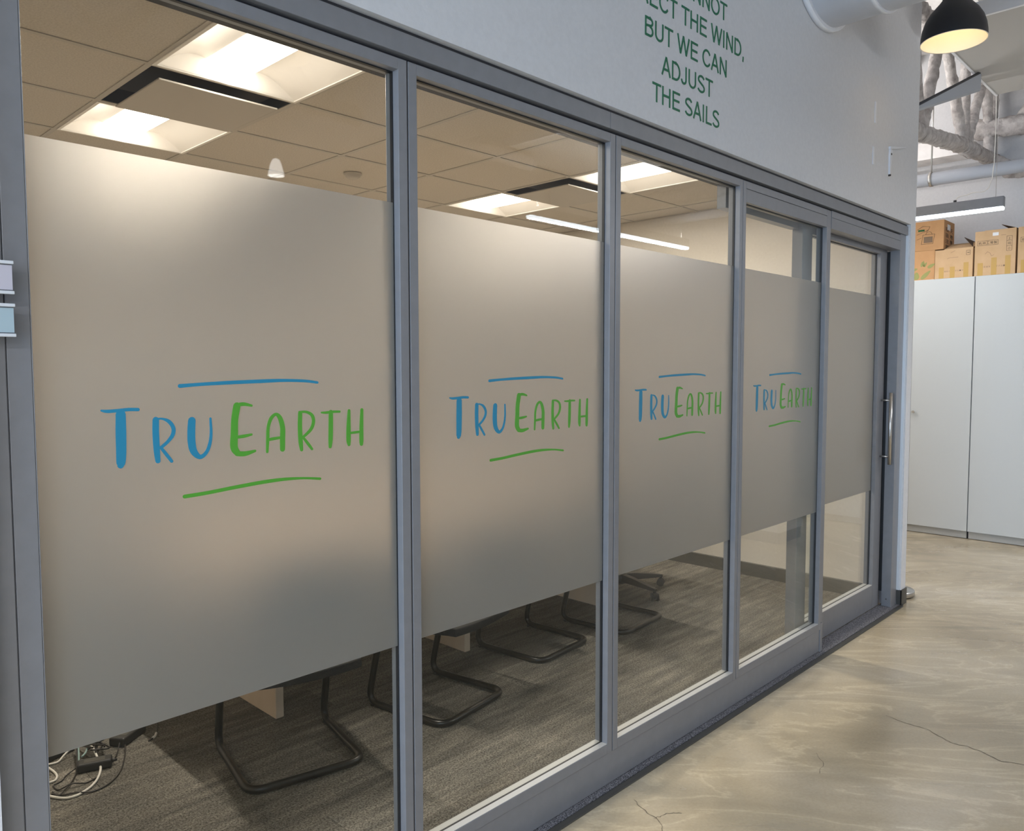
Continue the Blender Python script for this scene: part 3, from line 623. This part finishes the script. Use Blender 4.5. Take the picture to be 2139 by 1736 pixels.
# cable tangle and power bricks on the carpet at the left
def cable(nm, pts, r, m, zs, label):
    n = len(pts); P = [(p[0], p[1], .009+r+(zs[i] if i < len(zs) else 0)) for i, p in enumerate(pts)]
    o = MB().tube(spline(P, 6), r, 8).build(nm, m); return tag(o, label, 'cable', 'loose cables under the table end')
cable('cable', [(1.001, 3.435), (1.003, 3.372), (1.007, 3.305), (1.005, 3.238), (.997, 3.18), (.982, 3.138), (.956, 3.095), (.924, 3.06), (.892, 3.041), (.866, 3.033), (.834, 3.044), (.805, 3.087), (.792, 3.126)], .0045, M['cable_w'], [.05, .05, .04, .02, .01, .005, .0, 0, -.0, 0, 0, 0, 0], 'thick white cable making a wide loop on the carpet, bottom left')
cable('cable', [(.824, 3.342), (.855, 3.330), (.861, 3.306), (.864, 3.275), (.863, 3.241), (.854, 3.215), (.844, 3.205), (.824, 3.204)], .0042, M['cable_w'], [0]*9, 'short white cable loop beside the left jamb')
cable('cable', [(.962, 3.383), (.924, 3.366), (.899, 3.352), (.872, 3.354), (.84, 3.363)], .004, M['cable_w'], [.03, .012, 0, 0, 0], 'white cable under the black box at the far left')
cable('cable', [(1.123, 3.279), (1.098, 3.211), (1.048, 3.112), (1.005, 3.058), (.962, 3.030), (.915, 3.024), (.871, 3.046), (.833, 3.077), (.81, 3.113)], .003, M['cable_b'], [.015, .004, 0, 0, 0, 0, .006, 0, 0], 'long thin black cable curving outermost across the carpet')
cable('cable', [(1.11, 3.301), (1.074, 3.236), (1.028, 3.177)], .0026, M['cable_b'], [.02, .004, 0], 'short thin black cable between the two power bricks')
cable('cable', [(.976, 3.384), (.952, 3.301), (.923, 3.214), (.885, 3.141), (.844, 3.091), (.823, 3.081), (.816, 3.126)], .003, M['cable_b'], [.05, .03, .006, .006, .007, 0, 0], 'thin black cable dropping in front of the grey-green one')
cable('cable', [(.961, 3.118), (.921, 3.106), (.878, 3.112), (.836, 3.126), (.831, 3.171)], .0028, M['cable_b'], [0, 0, .012, 0, 0], 'thin black cable lying inside the white loop')
cable('cable', [(.924, 3.226), (.883, 3.212), (.868, 3.190), (.835, 3.176)], .0025, M['cable_b'], [.012, 0, 0, 0], 'thin brown-black cable near the short white loop')
o = cable('cable', [(1.33, 3.46), (1.309, 3.421), (1.279, 3.347), (1.25, 3.299), (1.214, 3.276)], .0028, M['cable_b'], [.10, .05, .01, 0, 0], 'thin black cable with a white sleeve, furthest right of the tangle')
MB().tube(spline([(1.262, 3.318, .0145), (1.25, 3.299, .0125), (1.236, 3.289, .0125)], 4), .0055, 8).build('white_sleeve', M['cable_w'], o)
cable('cable', [(.979, 3.382), (.965, 3.325), (.948, 3.268)], .0036, M['cable_g'], [.05, .03, .012], 'straight grey-green cable left of the power brick')
cable('cable', [(1.051, 3.437), (1.018, 3.356), (.985, 3.30), (.958, 3.265)], .0036, M['cable_g'], [.09, .06, .03, .03], 'slanting grey-green cable above the power brick')
rr = random.Random(3)
for i in range(5):
    pts = [(1.03+rr.uniform(-.05, .04), 3.32+rr.uniform(-.07, .05)) for _ in range(5)]
    cable('cable', pts, .0034, M['cable_b'], [rr.uniform(.02, .06) for _ in pts], 'tangled black cable coiled on the power bricks')
def brick(x, y, rz, L, W, H, lab, z=.009):
    t = empty('power_brick', (x, y, z), rz, label=lab, cat='power adapter')
    MB().box(-L/2, L/2, -W/2, W/2, 0, H).build('body', M['black_plastic'], t, bevel=.008, bseg=3)
    MB().tube([(L/2-.003, 0, H/2), (L/2+.018, 0, H/2)], [.007, .004], 10).build('strain_relief', M['black_plastic'], t)
    MB().box(-L*.3, L*.3, -W*.3, W*.3, H, H+.0006).build('rating_label', M['rubber_grey'], t)
brick(1.165, 3.365, math.radians(35), .15, .07, .036, 'black power adapter lying furthest right in the cable pile')
brick(.985, 3.205, math.radians(-20), .12, .055, .034, 'black power adapter inside the white cable loop')
brick(.905, 3.425, math.radians(20), .14, .07, .045, 'black power box half hidden by the left jamb')
# ================================================================== CORRIDOR THINGS
# sign holders on the left jamb
for z0, z1, mi, lab, tilt in ((1.690, 1.745, 'sign_a', 'upper sign holder on the left jamb with pale lilac insert', 0), (1.612, 1.667, 'sign_b', 'lower sign holder on the left jamb with pale blue insert', 0)):
    t = empty('sign_holder', (.330, 1.668, (z0+z1)/2), label=lab, cat='sign', group='sign holders on the left jamb')
    h = (z1-z0)/2
    MB().box(-.075, .074, .0035, .0065, -h, h).build('back_plate', M['alu'], t, bevel=.0005)
    MB().box(-.074, .073, .0012, .0034, -h+.005, h-.005).build('insert', M[mi], t)
    for s in (-1, 1): MB().box(-.075, .075, -.003, .0034, s*h-.003, s*h+.003).build('rail', M['sign_f'], t, bevel=.001)
# spiral duct leaving the wall
dc = (3.935, 3.585); R0 = .345
t = empty('air_duct', (dc[0], WY, dc[1]), label='fat round white air duct sticking out of the wall at the top', cat='duct')
def cyl_y(name, y0, y1, r0, r1, m, seg=64):
    b = MB(); b.tube([(0, y0, 0), (0, y1, 0)], [r0, r1], seg); return b.build(name, m, t)
cyl_y('pipe', -.002, -4.9, R0, R0, M['duct'])
cyl_y('wall_flange', -.002, -.030, R0+.018, R0+.018, M['duct'])
for yy in (-.27, -1.2, -2.4, -3.6): cyl_y('joint_ring', yy, yy-.022, R0+.010, R0+.010, M['duct'])
# pendant lamps
def pendant(x, y, z, label, parentless=None):
    t = empty('pendant_lamp', (x, y, z), label=label, cat='pendant lamp', group='black dome pendant lamps along the corridor')
    prof = [(.160, 0), (.1585, .035), (.153, .072), (.140, .112), (.118, .150), (.092, .180), (.074, .200), (.060, .218), (.054, .262), (.050, .292)]
    MB().lathe(prof, (0, 0, 0), 64).build('shade', M['lamp_out'], t)
    MB().lathe([(r-.003, zz) for r, zz in prof[:9]], (0, 0, 0), 64).build('shade_lining', M['lamp_in'], t)
    MB().lathe([(.157, .0005), (.1605, -.002), (.1615, .0005)], (0, 0, 0), 64).build('rim', M['lamp_in'], t)
    MB().lathe([(0, .292), (.050, .292), (.040, .305), (.010, .312), (0, .312)], (0, 0, 0), 24).build('cap', M['lamp_out'], t)
    MB().lathe([(0, .110), (.022, .113), (.036, .128), (.040, .150), (.030, .178), (.018, .195), (.016, .215)], (0, 0, 0), 24).build('bulb', M['bulb'], t)
    MB().tube([(0, 0, .31), (0, 0, 4.58-z)], .0035, 8).build('cord', M['black_plastic'], t)
    return t
p0 = pendant(4.725, 1.29, 3.285, 'black dome pendant lamp glowing warm inside, at the top right')
for x, y, lab in ((2.3, -.55, 'unseen black dome pendant lamp added as fill over the near corridor'), (.2, -.55, 'unseen black dome pendant lamp added as fill nearest the window wall')):
    c = copy_tree(p0); c.location = (x, y, 3.275); c['label'] = lab  # unseen copies, added as warm fill for the corridor
t = empty('cone_lamp', (3.03, -1.92, 2.98), label='small glowing white cone lamp on a cord, seen mirrored in the leftmost pane', cat='pendant lamp')
MB().lathe([(.060, 0), (.056, .025), (.042, .08), (.025, .12), (0, .13)], (0, 0, 0), 32).build('shade', M['glow_shade'], t)
MB().tube([(0, 0, .125), (0, 0, 1.5)], .004, 8).build('cord', M['cable_w'], t)
# linear LED luminaires
def led(x0, x1, y0, y1, z, label):
    cx, cyy = (x0+x1)/2, (y0+y1)/2; hx, hy = (x1-x0)/2, (y1-y0)/2
    t = empty('linear_lamp', (cx, cyy, z), label=label, cat='ceiling light', group='suspended linear lamps')
    MB().box(-hx, hx, -hy, hy, -.030, .050).build('housing', M['alu'], t, bevel=.003)
    MB().box(-hx+.002, hx-.002, -hy+.002, hy-.002, -.054, -.030).build('diffuser', M['led'], t, bevel=.008, bseg=3)
    L = max(hx, hy)-.12
    for s in (-1, 1):
        p = (s*L, 0) if hx > hy else (0, s*(L+.06))
        MB().tube([(p[0], p[1], .05), (p[0], p[1], 4.58-z)], .0014, 6).build('suspension_wire', M['steel'], t)
    q = (0, -hy+.35) if hy > hx else (-hx+.35, 0)
    MB().tube(spline([(q[0], q[1], .05), (q[0], q[1]-.02, .09), (q[0], q[1]-.12, .11), (q[0], q[1]-.26, .20), (q[0], q[1]-.27, 1.0), (q[0], q[1]-.27, 4.58-z)], 5), .003, 6).build('power_cord', M['cable_w'], t)
    MB().tube([(q[0], q[1], .048), (q[0], q[1], .068)], .012, 10).build('cord_grip', M['black_plastic'], t)
LL = ['silver linear lamp over the corridor side, mirrored in the second and third panes', 'silver linear lamp hanging in front of the cartons at the right', 'unseen silver linear lamp added as fill behind the photographer close to the partition', 'unseen silver linear lamp added as fill behind the photographer further from the partition', 'silver linear lamp added out of view beyond the meeting room to light the trusses']  # last three are unseen lamps added to light the corridor and trusses
for sp_, lab in zip(LED_SPECS, LL): led(*sp_, lab)
# ceiling cloud and its bar
t = empty('ceiling_cloud', (6.1, .25, 3.6), label='flat pale grey suspended ceiling panel at the upper right', cat='ceiling panel')
MB().box(-.79, .78, -2.2, 1.32, 0, .05).build('board', M['cloud'], t); MB().box(-.815, -.79, -2.2, 1.32, -.004, .085).build('edge_trim', M['duct'], t, bevel=.003)
MB().box(-.79, .80, 1.32, 1.335, -.004, .055).build('edge_trim', M['duct'], t)
for x, y in ((-.7, 1.2), (.7, 1.2), (.7, -.8), (-.7, -.8)): MB().tube([(x, y, .05), (x, y, 1.0)], .003, 6).build('hanger_rod', M['steel'], t)
# sprayed trusses
def rough_bar(b, p, q, r, seg=14):
    P, Q = Vector(p), Vector(q); n = max(4, int((Q-P).length/.04)); b.tube([P.lerp(Q, i/n) for i in range(n+1)], [r*(1+.16*noise.noise(Vector((i*.37, P.x*3, P.z)))) for i in range(n+1)], seg, True, .24)
def truss(name, nodes_b, nodes_t, rc, rw, label, extra=()):
    t = empty(name, nodes_b[0], label=label, cat='truss', group='sprayed roof trusses'); o = Vector(nodes_b[0])
    b = MB()
    for i in range(len(nodes_b)-1): rough_bar(b, Vector(nodes_b[i])-o, Vector(nodes_b[i+1])-o, rc)
    b.build('bottom_chord', M['fireproof'], t)
    b = MB()
    for i in range(len(nodes_t)-1): rough_bar(b, Vector(nodes_t[i])-o, Vector(nodes_t[i+1])-o, rc)
    b.build('top_chord', M['fireproof'], t)
    for p, q in extra:
        b = MB(); rough_bar(b, Vector(p)-o, Vector(q)-o, rw); b.build('web_member', M['fireproof'], t)
    return t
Y1 = 1.93
truss('roof_truss', [(5.65, Y1, 3.24), (6.3, Y1, 3.27), (7.40, Y1, 3.40), (8.44, Y1, 3.46)], [(5.65, Y1, 4.10), (8.44, Y1, 4.18)], .060, .042,
      'pale sprayed roof truss above the free end of the wall',
      [((7.40, Y1, 3.42), (6.85, Y1, 4.1)), ((7.44, Y1, 3.42), (7.42, Y1, 4.12)), ((7.50, Y1, 3.42), (8.02, Y1, 4.14)), ((8.28, Y1, 3.46), (8.06, Y1, 4.14)), ((8.34, Y1, 3.46), (8.36, Y1, 4.14)), ((6.35, Y1, 3.30), (6.72, Y1, 4.1)), ((6.30, Y1, 3.30), (6.05, Y1, 4.1))])
truss('roof_truss', [(8.22, 2.05, 3.72), (8.22, 1.2, 3.66), (8.22, .3, 3.6), (8.22, -2.5, 3.6)], [(8.22, 2.05, 4.3), (8.22, -2.5, 4.3)], .085, .055,
      'pale sprayed roof truss running across close to the far wall', [((8.22, 1.7, 3.70), (8.22, 1.35, 4.3)), ((8.22, 1.0, 3.66), (8.22, 1.35, 4.3)), ((8.22, .9, 3.66), (8.22, .5, 4.3))])
t = empty('beam_stub', (8.2, 1.72, 3.30), label='ragged sprayed beam end hanging above the linear lamp', cat='beam')
b = MB(); rough_bar(b, (0.05, .07, .03), (0.0, -.22, -.03), .075); b.build('sprayed_lump', M['fireproof'], t); b = MB(); rough_bar(b, (.05, .05, .05), (.05, .30, .22), .05); b.build('sprayed_arm', M['fireproof'], t)
xs = [-2.0+i*.75 for i in range(11)]
truss('roof_truss', [(-2.2, -1.7, 3.5), (5.6, -1.7, 3.5)], [(-2.2, -1.7, 4.3), (5.6, -1.7, 4.3)], .07, .05, 'pale sprayed roof truss over the middle of the corridor, seen only mirrored in the glass',
      [((xs[i], -1.7, 3.52 if i % 2 else 4.28), (xs[i+1], -1.7, 4.28 if i % 2 else 3.52)) for i in range(10)])
# horizontal pipe and slim rods, diagonal strut
t = empty('overhead_pipe', (7.6, 0, 3.20), label='grey horizontal pipe crossing below the roof trusses at the right', cat='pipe')
MB().tube([(0, -3.9, 0), (0, 6.9, 0)], .056, 28).build('pipe', M['beam'], t)
for y in (2.22, .6): MB().tube([(0, y, .04), (0, y, 1.38)], .007, 8).build('hanger_rod', M['steel'], t); MB().tube([(0, y-.012, 0), (0, y+.012, 0)], .063, 24).build('pipe_ring', M['steel'], t)
t = empty('steel_strut', (6.2, 1.90, 3.42), label='slim grey metal strut slanting from the wall end to the ceiling panel', cat='strut')
a = Vector((-.735, -.215, -.215)); c = Vector((.13, -.355, .135)); d = (c-a).normalized(); n = Vector((0, 0, 1))
MB().add([a+n*.012, a-n*.012, c-n*.055, c+n*.055, a+n*.012+Vector((.05, .02, 0)), a-n*.012+Vector((.05, .02, 0)), c-n*.055+Vector((.05, .02, 0)), c+n*.055+Vector((.05, .02, 0))], [(0, 1, 2, 3), (7, 6, 5, 4), (0, 4, 5, 1), (1, 5, 6, 2), (2, 6, 7, 3), (3, 7, 4, 0)]).build('channel', M['beam'], t)
a2 = a+Vector((-.012, 0, .012)); c2 = c+Vector((-.012, 0, .058)); MB().tube([a2, c2], .009, 8).build('lip', M['alu_dark'], t)
# ------------------------------------------------------------------ cabinets
CXF = 7.865; CH_ = 2.355
def cabinet(ya, yb, label):
    t = empty('tall_cabinet', (CXF, (ya+yb)/2, 0), label=label, cat='cabinet', group='tall white cabinets along the far wall'); h = (yb-ya)/2
    b = MB(); b.box(.022, .575, -h+.001, h-.001, .07, CH_); b.build('carcass', M['cab'], t)
    MB().box(.045, .575, -h+.004, h-.004, 0, .07).build('plinth_recess', M['lam_dark'], t)
    MB().box(.020, .042, -h+.006, h-.006, .004, .066).build('plinth', M['cab_edge'], t, bevel=.001)
    for s in (-1, 1):
        y0, y1 = (-h+.0025, -.0012) if s < 0 else (.0012, h-.0025)
        dr = MB().box(0, .019, y0, y1, .070, CH_-.003).build('door', M['cab'], t, bevel=.0015)
        yk = s*.030 if True else 0
        MB().tube([(0, yk, 1.135), (-.014, yk, 1.135), (-.016, yk, 1.135), (-.026, yk, 1.135)], [.006, .006, .013, .013], 14).build('knob', M['steel'], dr)
cabinet(1.915, 2.919, 'tall white two-door cabinet partly hidden by the wall end, knob visible')
cabinet(.909, 1.912, 'tall white two-door cabinet at the right edge of the picture')
cabinet(-.097, .906, 'tall white two-door cabinet beyond the right edge')
# low white unit mirrored in the sliding door glass
t = empty('low_cabinet', (6.5, .2, 0), label='low white storage unit on a charcoal plinth opposite the sliding door', cat='cabinet')
MB().box(.0, .45, -.9, .22, .10, .75).build('carcass', M['cab'], t, bevel=.003); MB().box(.0, .43, -.9, .215, 0, .10).build('plinth', M['lam_dark'], t)
for y0, y1 in ((-.895, -.345), (-.335, .215)): MB().box(-.018, 0, y0, y1, .11, .74).build('door', M['cab'], t, bevel=.002)
# ------------------------------------------------------------------ cartons
def face_map(x, y1, z0):   # on a front face looking towards -x: u runs to the right in the picture (-y), v up
    return lambda u, v: (x, y1-u, z0+v)
def carton(x0, x1, y0, y1, z0, z1, m, label, flaps=None):
    t = empty('carton', ((x0+x1)/2, (y0+y1)/2, z0), label=label, cat='cardboard box', group='cartons on top of the cabinets')
    ox, oy = (x0+x1)/2, (y0+y1)/2; a, c, d, e, H = x0-ox, x1-ox, y0-oy, y1-oy, z1-z0; b = MB(); th = .005
    b.box(a, c, d, e, 0, th); b.box(a, a+th, d, e, th, H); b.box(c-th, c, d, e, th, H); b.box(a+th, c-th, d, d+th, th, H); b.box(a+th, c-th, e-th, e, th, H)
    b.build('carton_body', m, t)
    for f in (flaps or [(0, 0)]):
        kind, ang = f
        W = (c-a)/2-.002
        if kind == 0 and not flaps: MB().box(a, c, d, e, H, H+.004).build('flap', m, t); continue
        if kind == 'f': b = MB(); p = (math.cos(ang)*W, math.sin(ang)*W); b.add([(a, d, H), (a, e-.075, H), (a+p[0], e-.075, H+p[1]), (a+p[0], d, H+p[1]), (a, d, H+.004), (a, e-.075, H+.004), (a+p[0], e-.075, H+p[1]+.004), (a+p[0], d, H+p[1]+.004)], [(0, 1, 2, 3), (7, 6, 5, 4), (0, 4, 5, 1), (1, 5, 6, 2), (2, 6, 7, 3), (3, 7, 4, 0)]); b.build('flap', m, t)
        if kind == 'r': b = MB(); b.add([(c, d, H), (c, e-.075, H), (c-math.cos(ang)*W, e-.075, H+math.sin(ang)*W), (c-math.cos(ang)*W, d, H+math.sin(ang)*W), (c, d, H+.004), (c, e-.075, H+.004), (c-math.cos(ang)*W, e-.075, H+math.sin(ang)*W+.004), (c-math.cos(ang)*W, d, H+math.sin(ang)*W+.004)], [(0, 1, 2, 3), (7, 6, 5, 4), (0, 4, 5, 1), (1, 5, 6, 2), (2, 6, 7, 3), (3, 7, 4, 0)]); b.build('flap', m, t)
        if kind == 's': b = MB(); V = .12; b.add([(a+.01, d, H), (c-.01, d, H), (c-.01, d+math.cos(ang)*V, H+math.sin(ang)*V), (a+.01, d+math.cos(ang)*V, H+math.sin(ang)*V), (a+.01, d, H+.004), (c-.01, d, H+.004), (c-.01, d+math.cos(ang)*V, H+math.sin(ang)*V+.004), (a+.01, d+math.cos(ang)*V, H+math.sin(ang)*V+.004)], [(0, 1, 2, 3), (7, 6, 5, 4), (0, 4, 5, 1), (1, 5, 6, 2), (2, 6, 7, 3), (3, 7, 4, 0)]); b.build('flap', M['card_in'], t)
    return t, a, e, d
def rect_print(t, name, m, x, ytop, u0, u1, v0, v1, th=.0008):
    MB().box(x-th, x-.0001, ytop-u1, ytop-u0, v0, v1).build(name, m, t)
def text_print(t, s, m, x, ytop, u, v, size, dx, vertical=False, name='print'):
    b = MB()
    for i, c in enumerate(s):
        uu, vv = (u, v-i*dx) if vertical else (u+i*dx, v)
        solid_glyph(b, c, (uu, uu+size, vv, vv+size), lambda p, q: (x-.0006, ytop-p, q), .0005, (1, 0, 0))
    b.build(name, m, t)
def line_print(t, paths, m, x, ytop, wd, name='print'):
    b = MB()
    for pts in paths:
        sp = [Vector((p[0], p[1])) for p in pts]
        for i in range(len(sp)-1):
            d = (sp[i+1]-sp[i]); 
            if d.length < 1e-6: continue
            d.normalize(); n = Vector((-d.y, d.x))*wd/2; q = [sp[i]+n, sp[i+1]+n, sp[i+1]-n, sp[i]-n]
            b.add([(x-.0008, ytop-w_.x, w_.y) for w_ in q]+[(x-.0001, ytop-w_.x, w_.y) for w_ in q], [(0, 1, 2, 3), (7, 6, 5, 4), (0, 4, 5, 1), (1, 5, 6, 2), (2, 6, 7, 3), (3, 7, 4, 0)])
    b.build(name, m, t)
T0 = CH_+.001; FX = 7.90
# lower left carton with leaf prints
t, a, e, d = carton(FX, 8.30, 2.257, 2.66, T0, T0+.262, M['card2'], 'brown carton with faint green leaf prints, left at the bottom of the stack')
def leaf(cx, cz, L, W, ang):
    P = []
    for k in range(12):
        q = 2*math.pi*k/12; u = math.cos(q)*L/2; v = math.sin(q)*W/2*(1-.35*math.cos(q)); P.append((cx+u*math.cos(ang)-v*math.sin(ang), cz+u*math.sin(ang)+v*math.cos(ang)))
    return P
b = MB()
for cx, cz, L, W, an in ((.33, .045, .11, .035, .75), (.375, .125, .07, .03, .5), (.25, .04, .07, .05, 1.5), (.295, .145, .05, .02, 1.4), (.325, .14, .05, .018, 1.1), (.31, .15, .055, .016, 1.6), (.235, .1, .05, .025, .3)):
    b.prism([(e-p[0], p[1]) for p in leaf(cx, cz, L, W, an)], 0, a-.0008, a-.0001)
b.build('print', M['ink_green'], t)
# carton on top of it with a bag drawing
t, a, e, d = carton(FX, 8.22, 2.187, 2.62, T0+.2675, T0+.530, M['card2'], 'orange-brown carton with a drawing of a bag, on top of the stack')
u0 = .245
line_print(t, [[(u0+.0, .06), (u0+.012, .145), (u0+.112, .145), (u0+.098, .06), (u0, .06)], [(u0+.035, .145), (u0+.045, .165), (u0+.062, .172), (u0+.08, .165), (u0+.09, .145)], [(u0-.04, .195), (u0+.01, .225), (u0+.07, .215), (u0+.06, .19), (u0+.04, .17)], [(u0-.04, .15), (u0+.03, .175), (u0+.06, .19)], [(u0-.04, .105), (u0+.0, .12)]], M['ink'], a, e, .0025)
rect_print(t, 'print', M['ink_soft'], a, e, u0+.02, u0+.095, .07, .125); rect_print(t, 'green_label', M['ink_dgreen'], a, e, u0-.03, u0+.025, .178, .195)
b = MB()   # bold characters down the side face
for i, c in enumerate('取扱注意'): solid_glyph(b, c, (.05, .15, .165-i*.052, .205-i*.052), lambda p, q: (a+p, d-.0008, q), .0006, (0, 1, 0))
for i, c in enumerate('天地無用'): solid_glyph(b, c, (.19, .27, .165-i*.052, .205-i*.052), lambda p, q: (a+p, d-.0008, q), .0006, (0, 1, 0))
b.build('print', M['ink'], t); MB().box(a+.10, a+.19, d-.0012, d-.0002, .185, .235).build('sticker', M['white'], t)
# carton with gaping flaps
t, a, e, d = carton(FX-.012, 8.30, 1.944, 2.251, T0, T0+.256, M['card'], 'open brown carton with raised dark-edged flaps in the middle of the row', [('f', .30), ('r', .35), ('s', .9)])
for u in (.035, .125, .235): rect_print(t, 'tape_strip', M['tape'], a, e, u, u+.04, .0, .10+(.03 if u > .2 else 0))
text_print(t, '株式会社ジェイグループ', M['ink_soft'], a, e, .045, .055, .013, .0175); rect_print(t, 'tape_strip', M['card'], a, e, .125, .165, .0, .11, .0003)
line_print(t, [[(.255, .195), (.285, .195), (.285, .235), (.255, .235), (.255, .195)]], M['ink'], a, e, .002); rect_print(t, 'print', M['ink'], a, e, .262, .280, .212, .216); line_print(t, [[(.13, .225), (.15, .235), (.165, .24)], [(.10, .175), (.12, .18), (.19, .182)]], M['ink_soft'], a, e, .002)
# tall carton with boxed text
def tall_carton(y0, y1, lab, flaps):
    t, a, e, d = carton(FX-.012, 8.30, y0, y1, T0, T0+.386, M['card'], lab, flaps)
    for u in (.025, .13, .235): rect_print(t, 'tape_strip', M['tape'], a, e, u, u+.042, .0, .11+(.04 if u > .1 else 0)+(.01 if u > .2 else 0))
    line_print(t, [[(.02, .262), (.178, .262), (.178, .302), (.02, .302), (.02, .262)], [(.243, .20), (.283, .20), (.283, .325), (.243, .325), (.243, .20)], [(.243, .24), (.283, .24)], [(.243, .285), (.283, .285)]], M['ink'], a, e, .002)
    text_print(t, '杭州工場製', M['ink'], a, e, .028, .270, .024, .0295); text_print(t, '上司小', M['ink'], a, e, .252, .292, .022, .042, True)
    text_print(t, '株式会社ジェイグループ', M['ink_soft'], a, e, .055, .068, .014, .0185); rect_print(t, 'sticker', M['white'], a, e, .135, .180, .338, .366)
    line_print(t, [[(.08, .185), (.10, .205), (.12, .19), (.13, .165), (.15, .175)], [(.20, .338), (.235, .336)]], M['ink_soft'], a, e, .002)
tall_carton(1.618, 1.930, 'tall brown carton with two boxed labels, second from the right edge', [('f', .02), ('r', .12), ('s', .35)])
tall_carton(1.295, 1.603, 'tall brown carton cut off by the right edge of the picture', None)
# round metal foot of a stand behind the wall end
t = empty('post_stand', (5.665, 1.86, 0), label='round brushed metal foot of a post standing behind the wall end', cat='stand')
t.location = (5.60, 1.79, 0)
MB().lathe([(0, .006), (.120, .006), (.125, .008), (.125, .038), (.120, .043), (.05, .050), (0, .052)], (0, 0, 0), 48).build('foot', M['steel'], t, loc=(0, 0, 0))
MB().lathe([(0, 0), (.112, 0), (.112, .007), (0, .007)], (0, 0, 0), 48).build('rubber_ring', M['gasket'], t)
MB().tube([(0, 0, .05), (0, 0, .95)], .02, 20).build('pole', M['steel'], t)
bpy.context.view_layer.update()
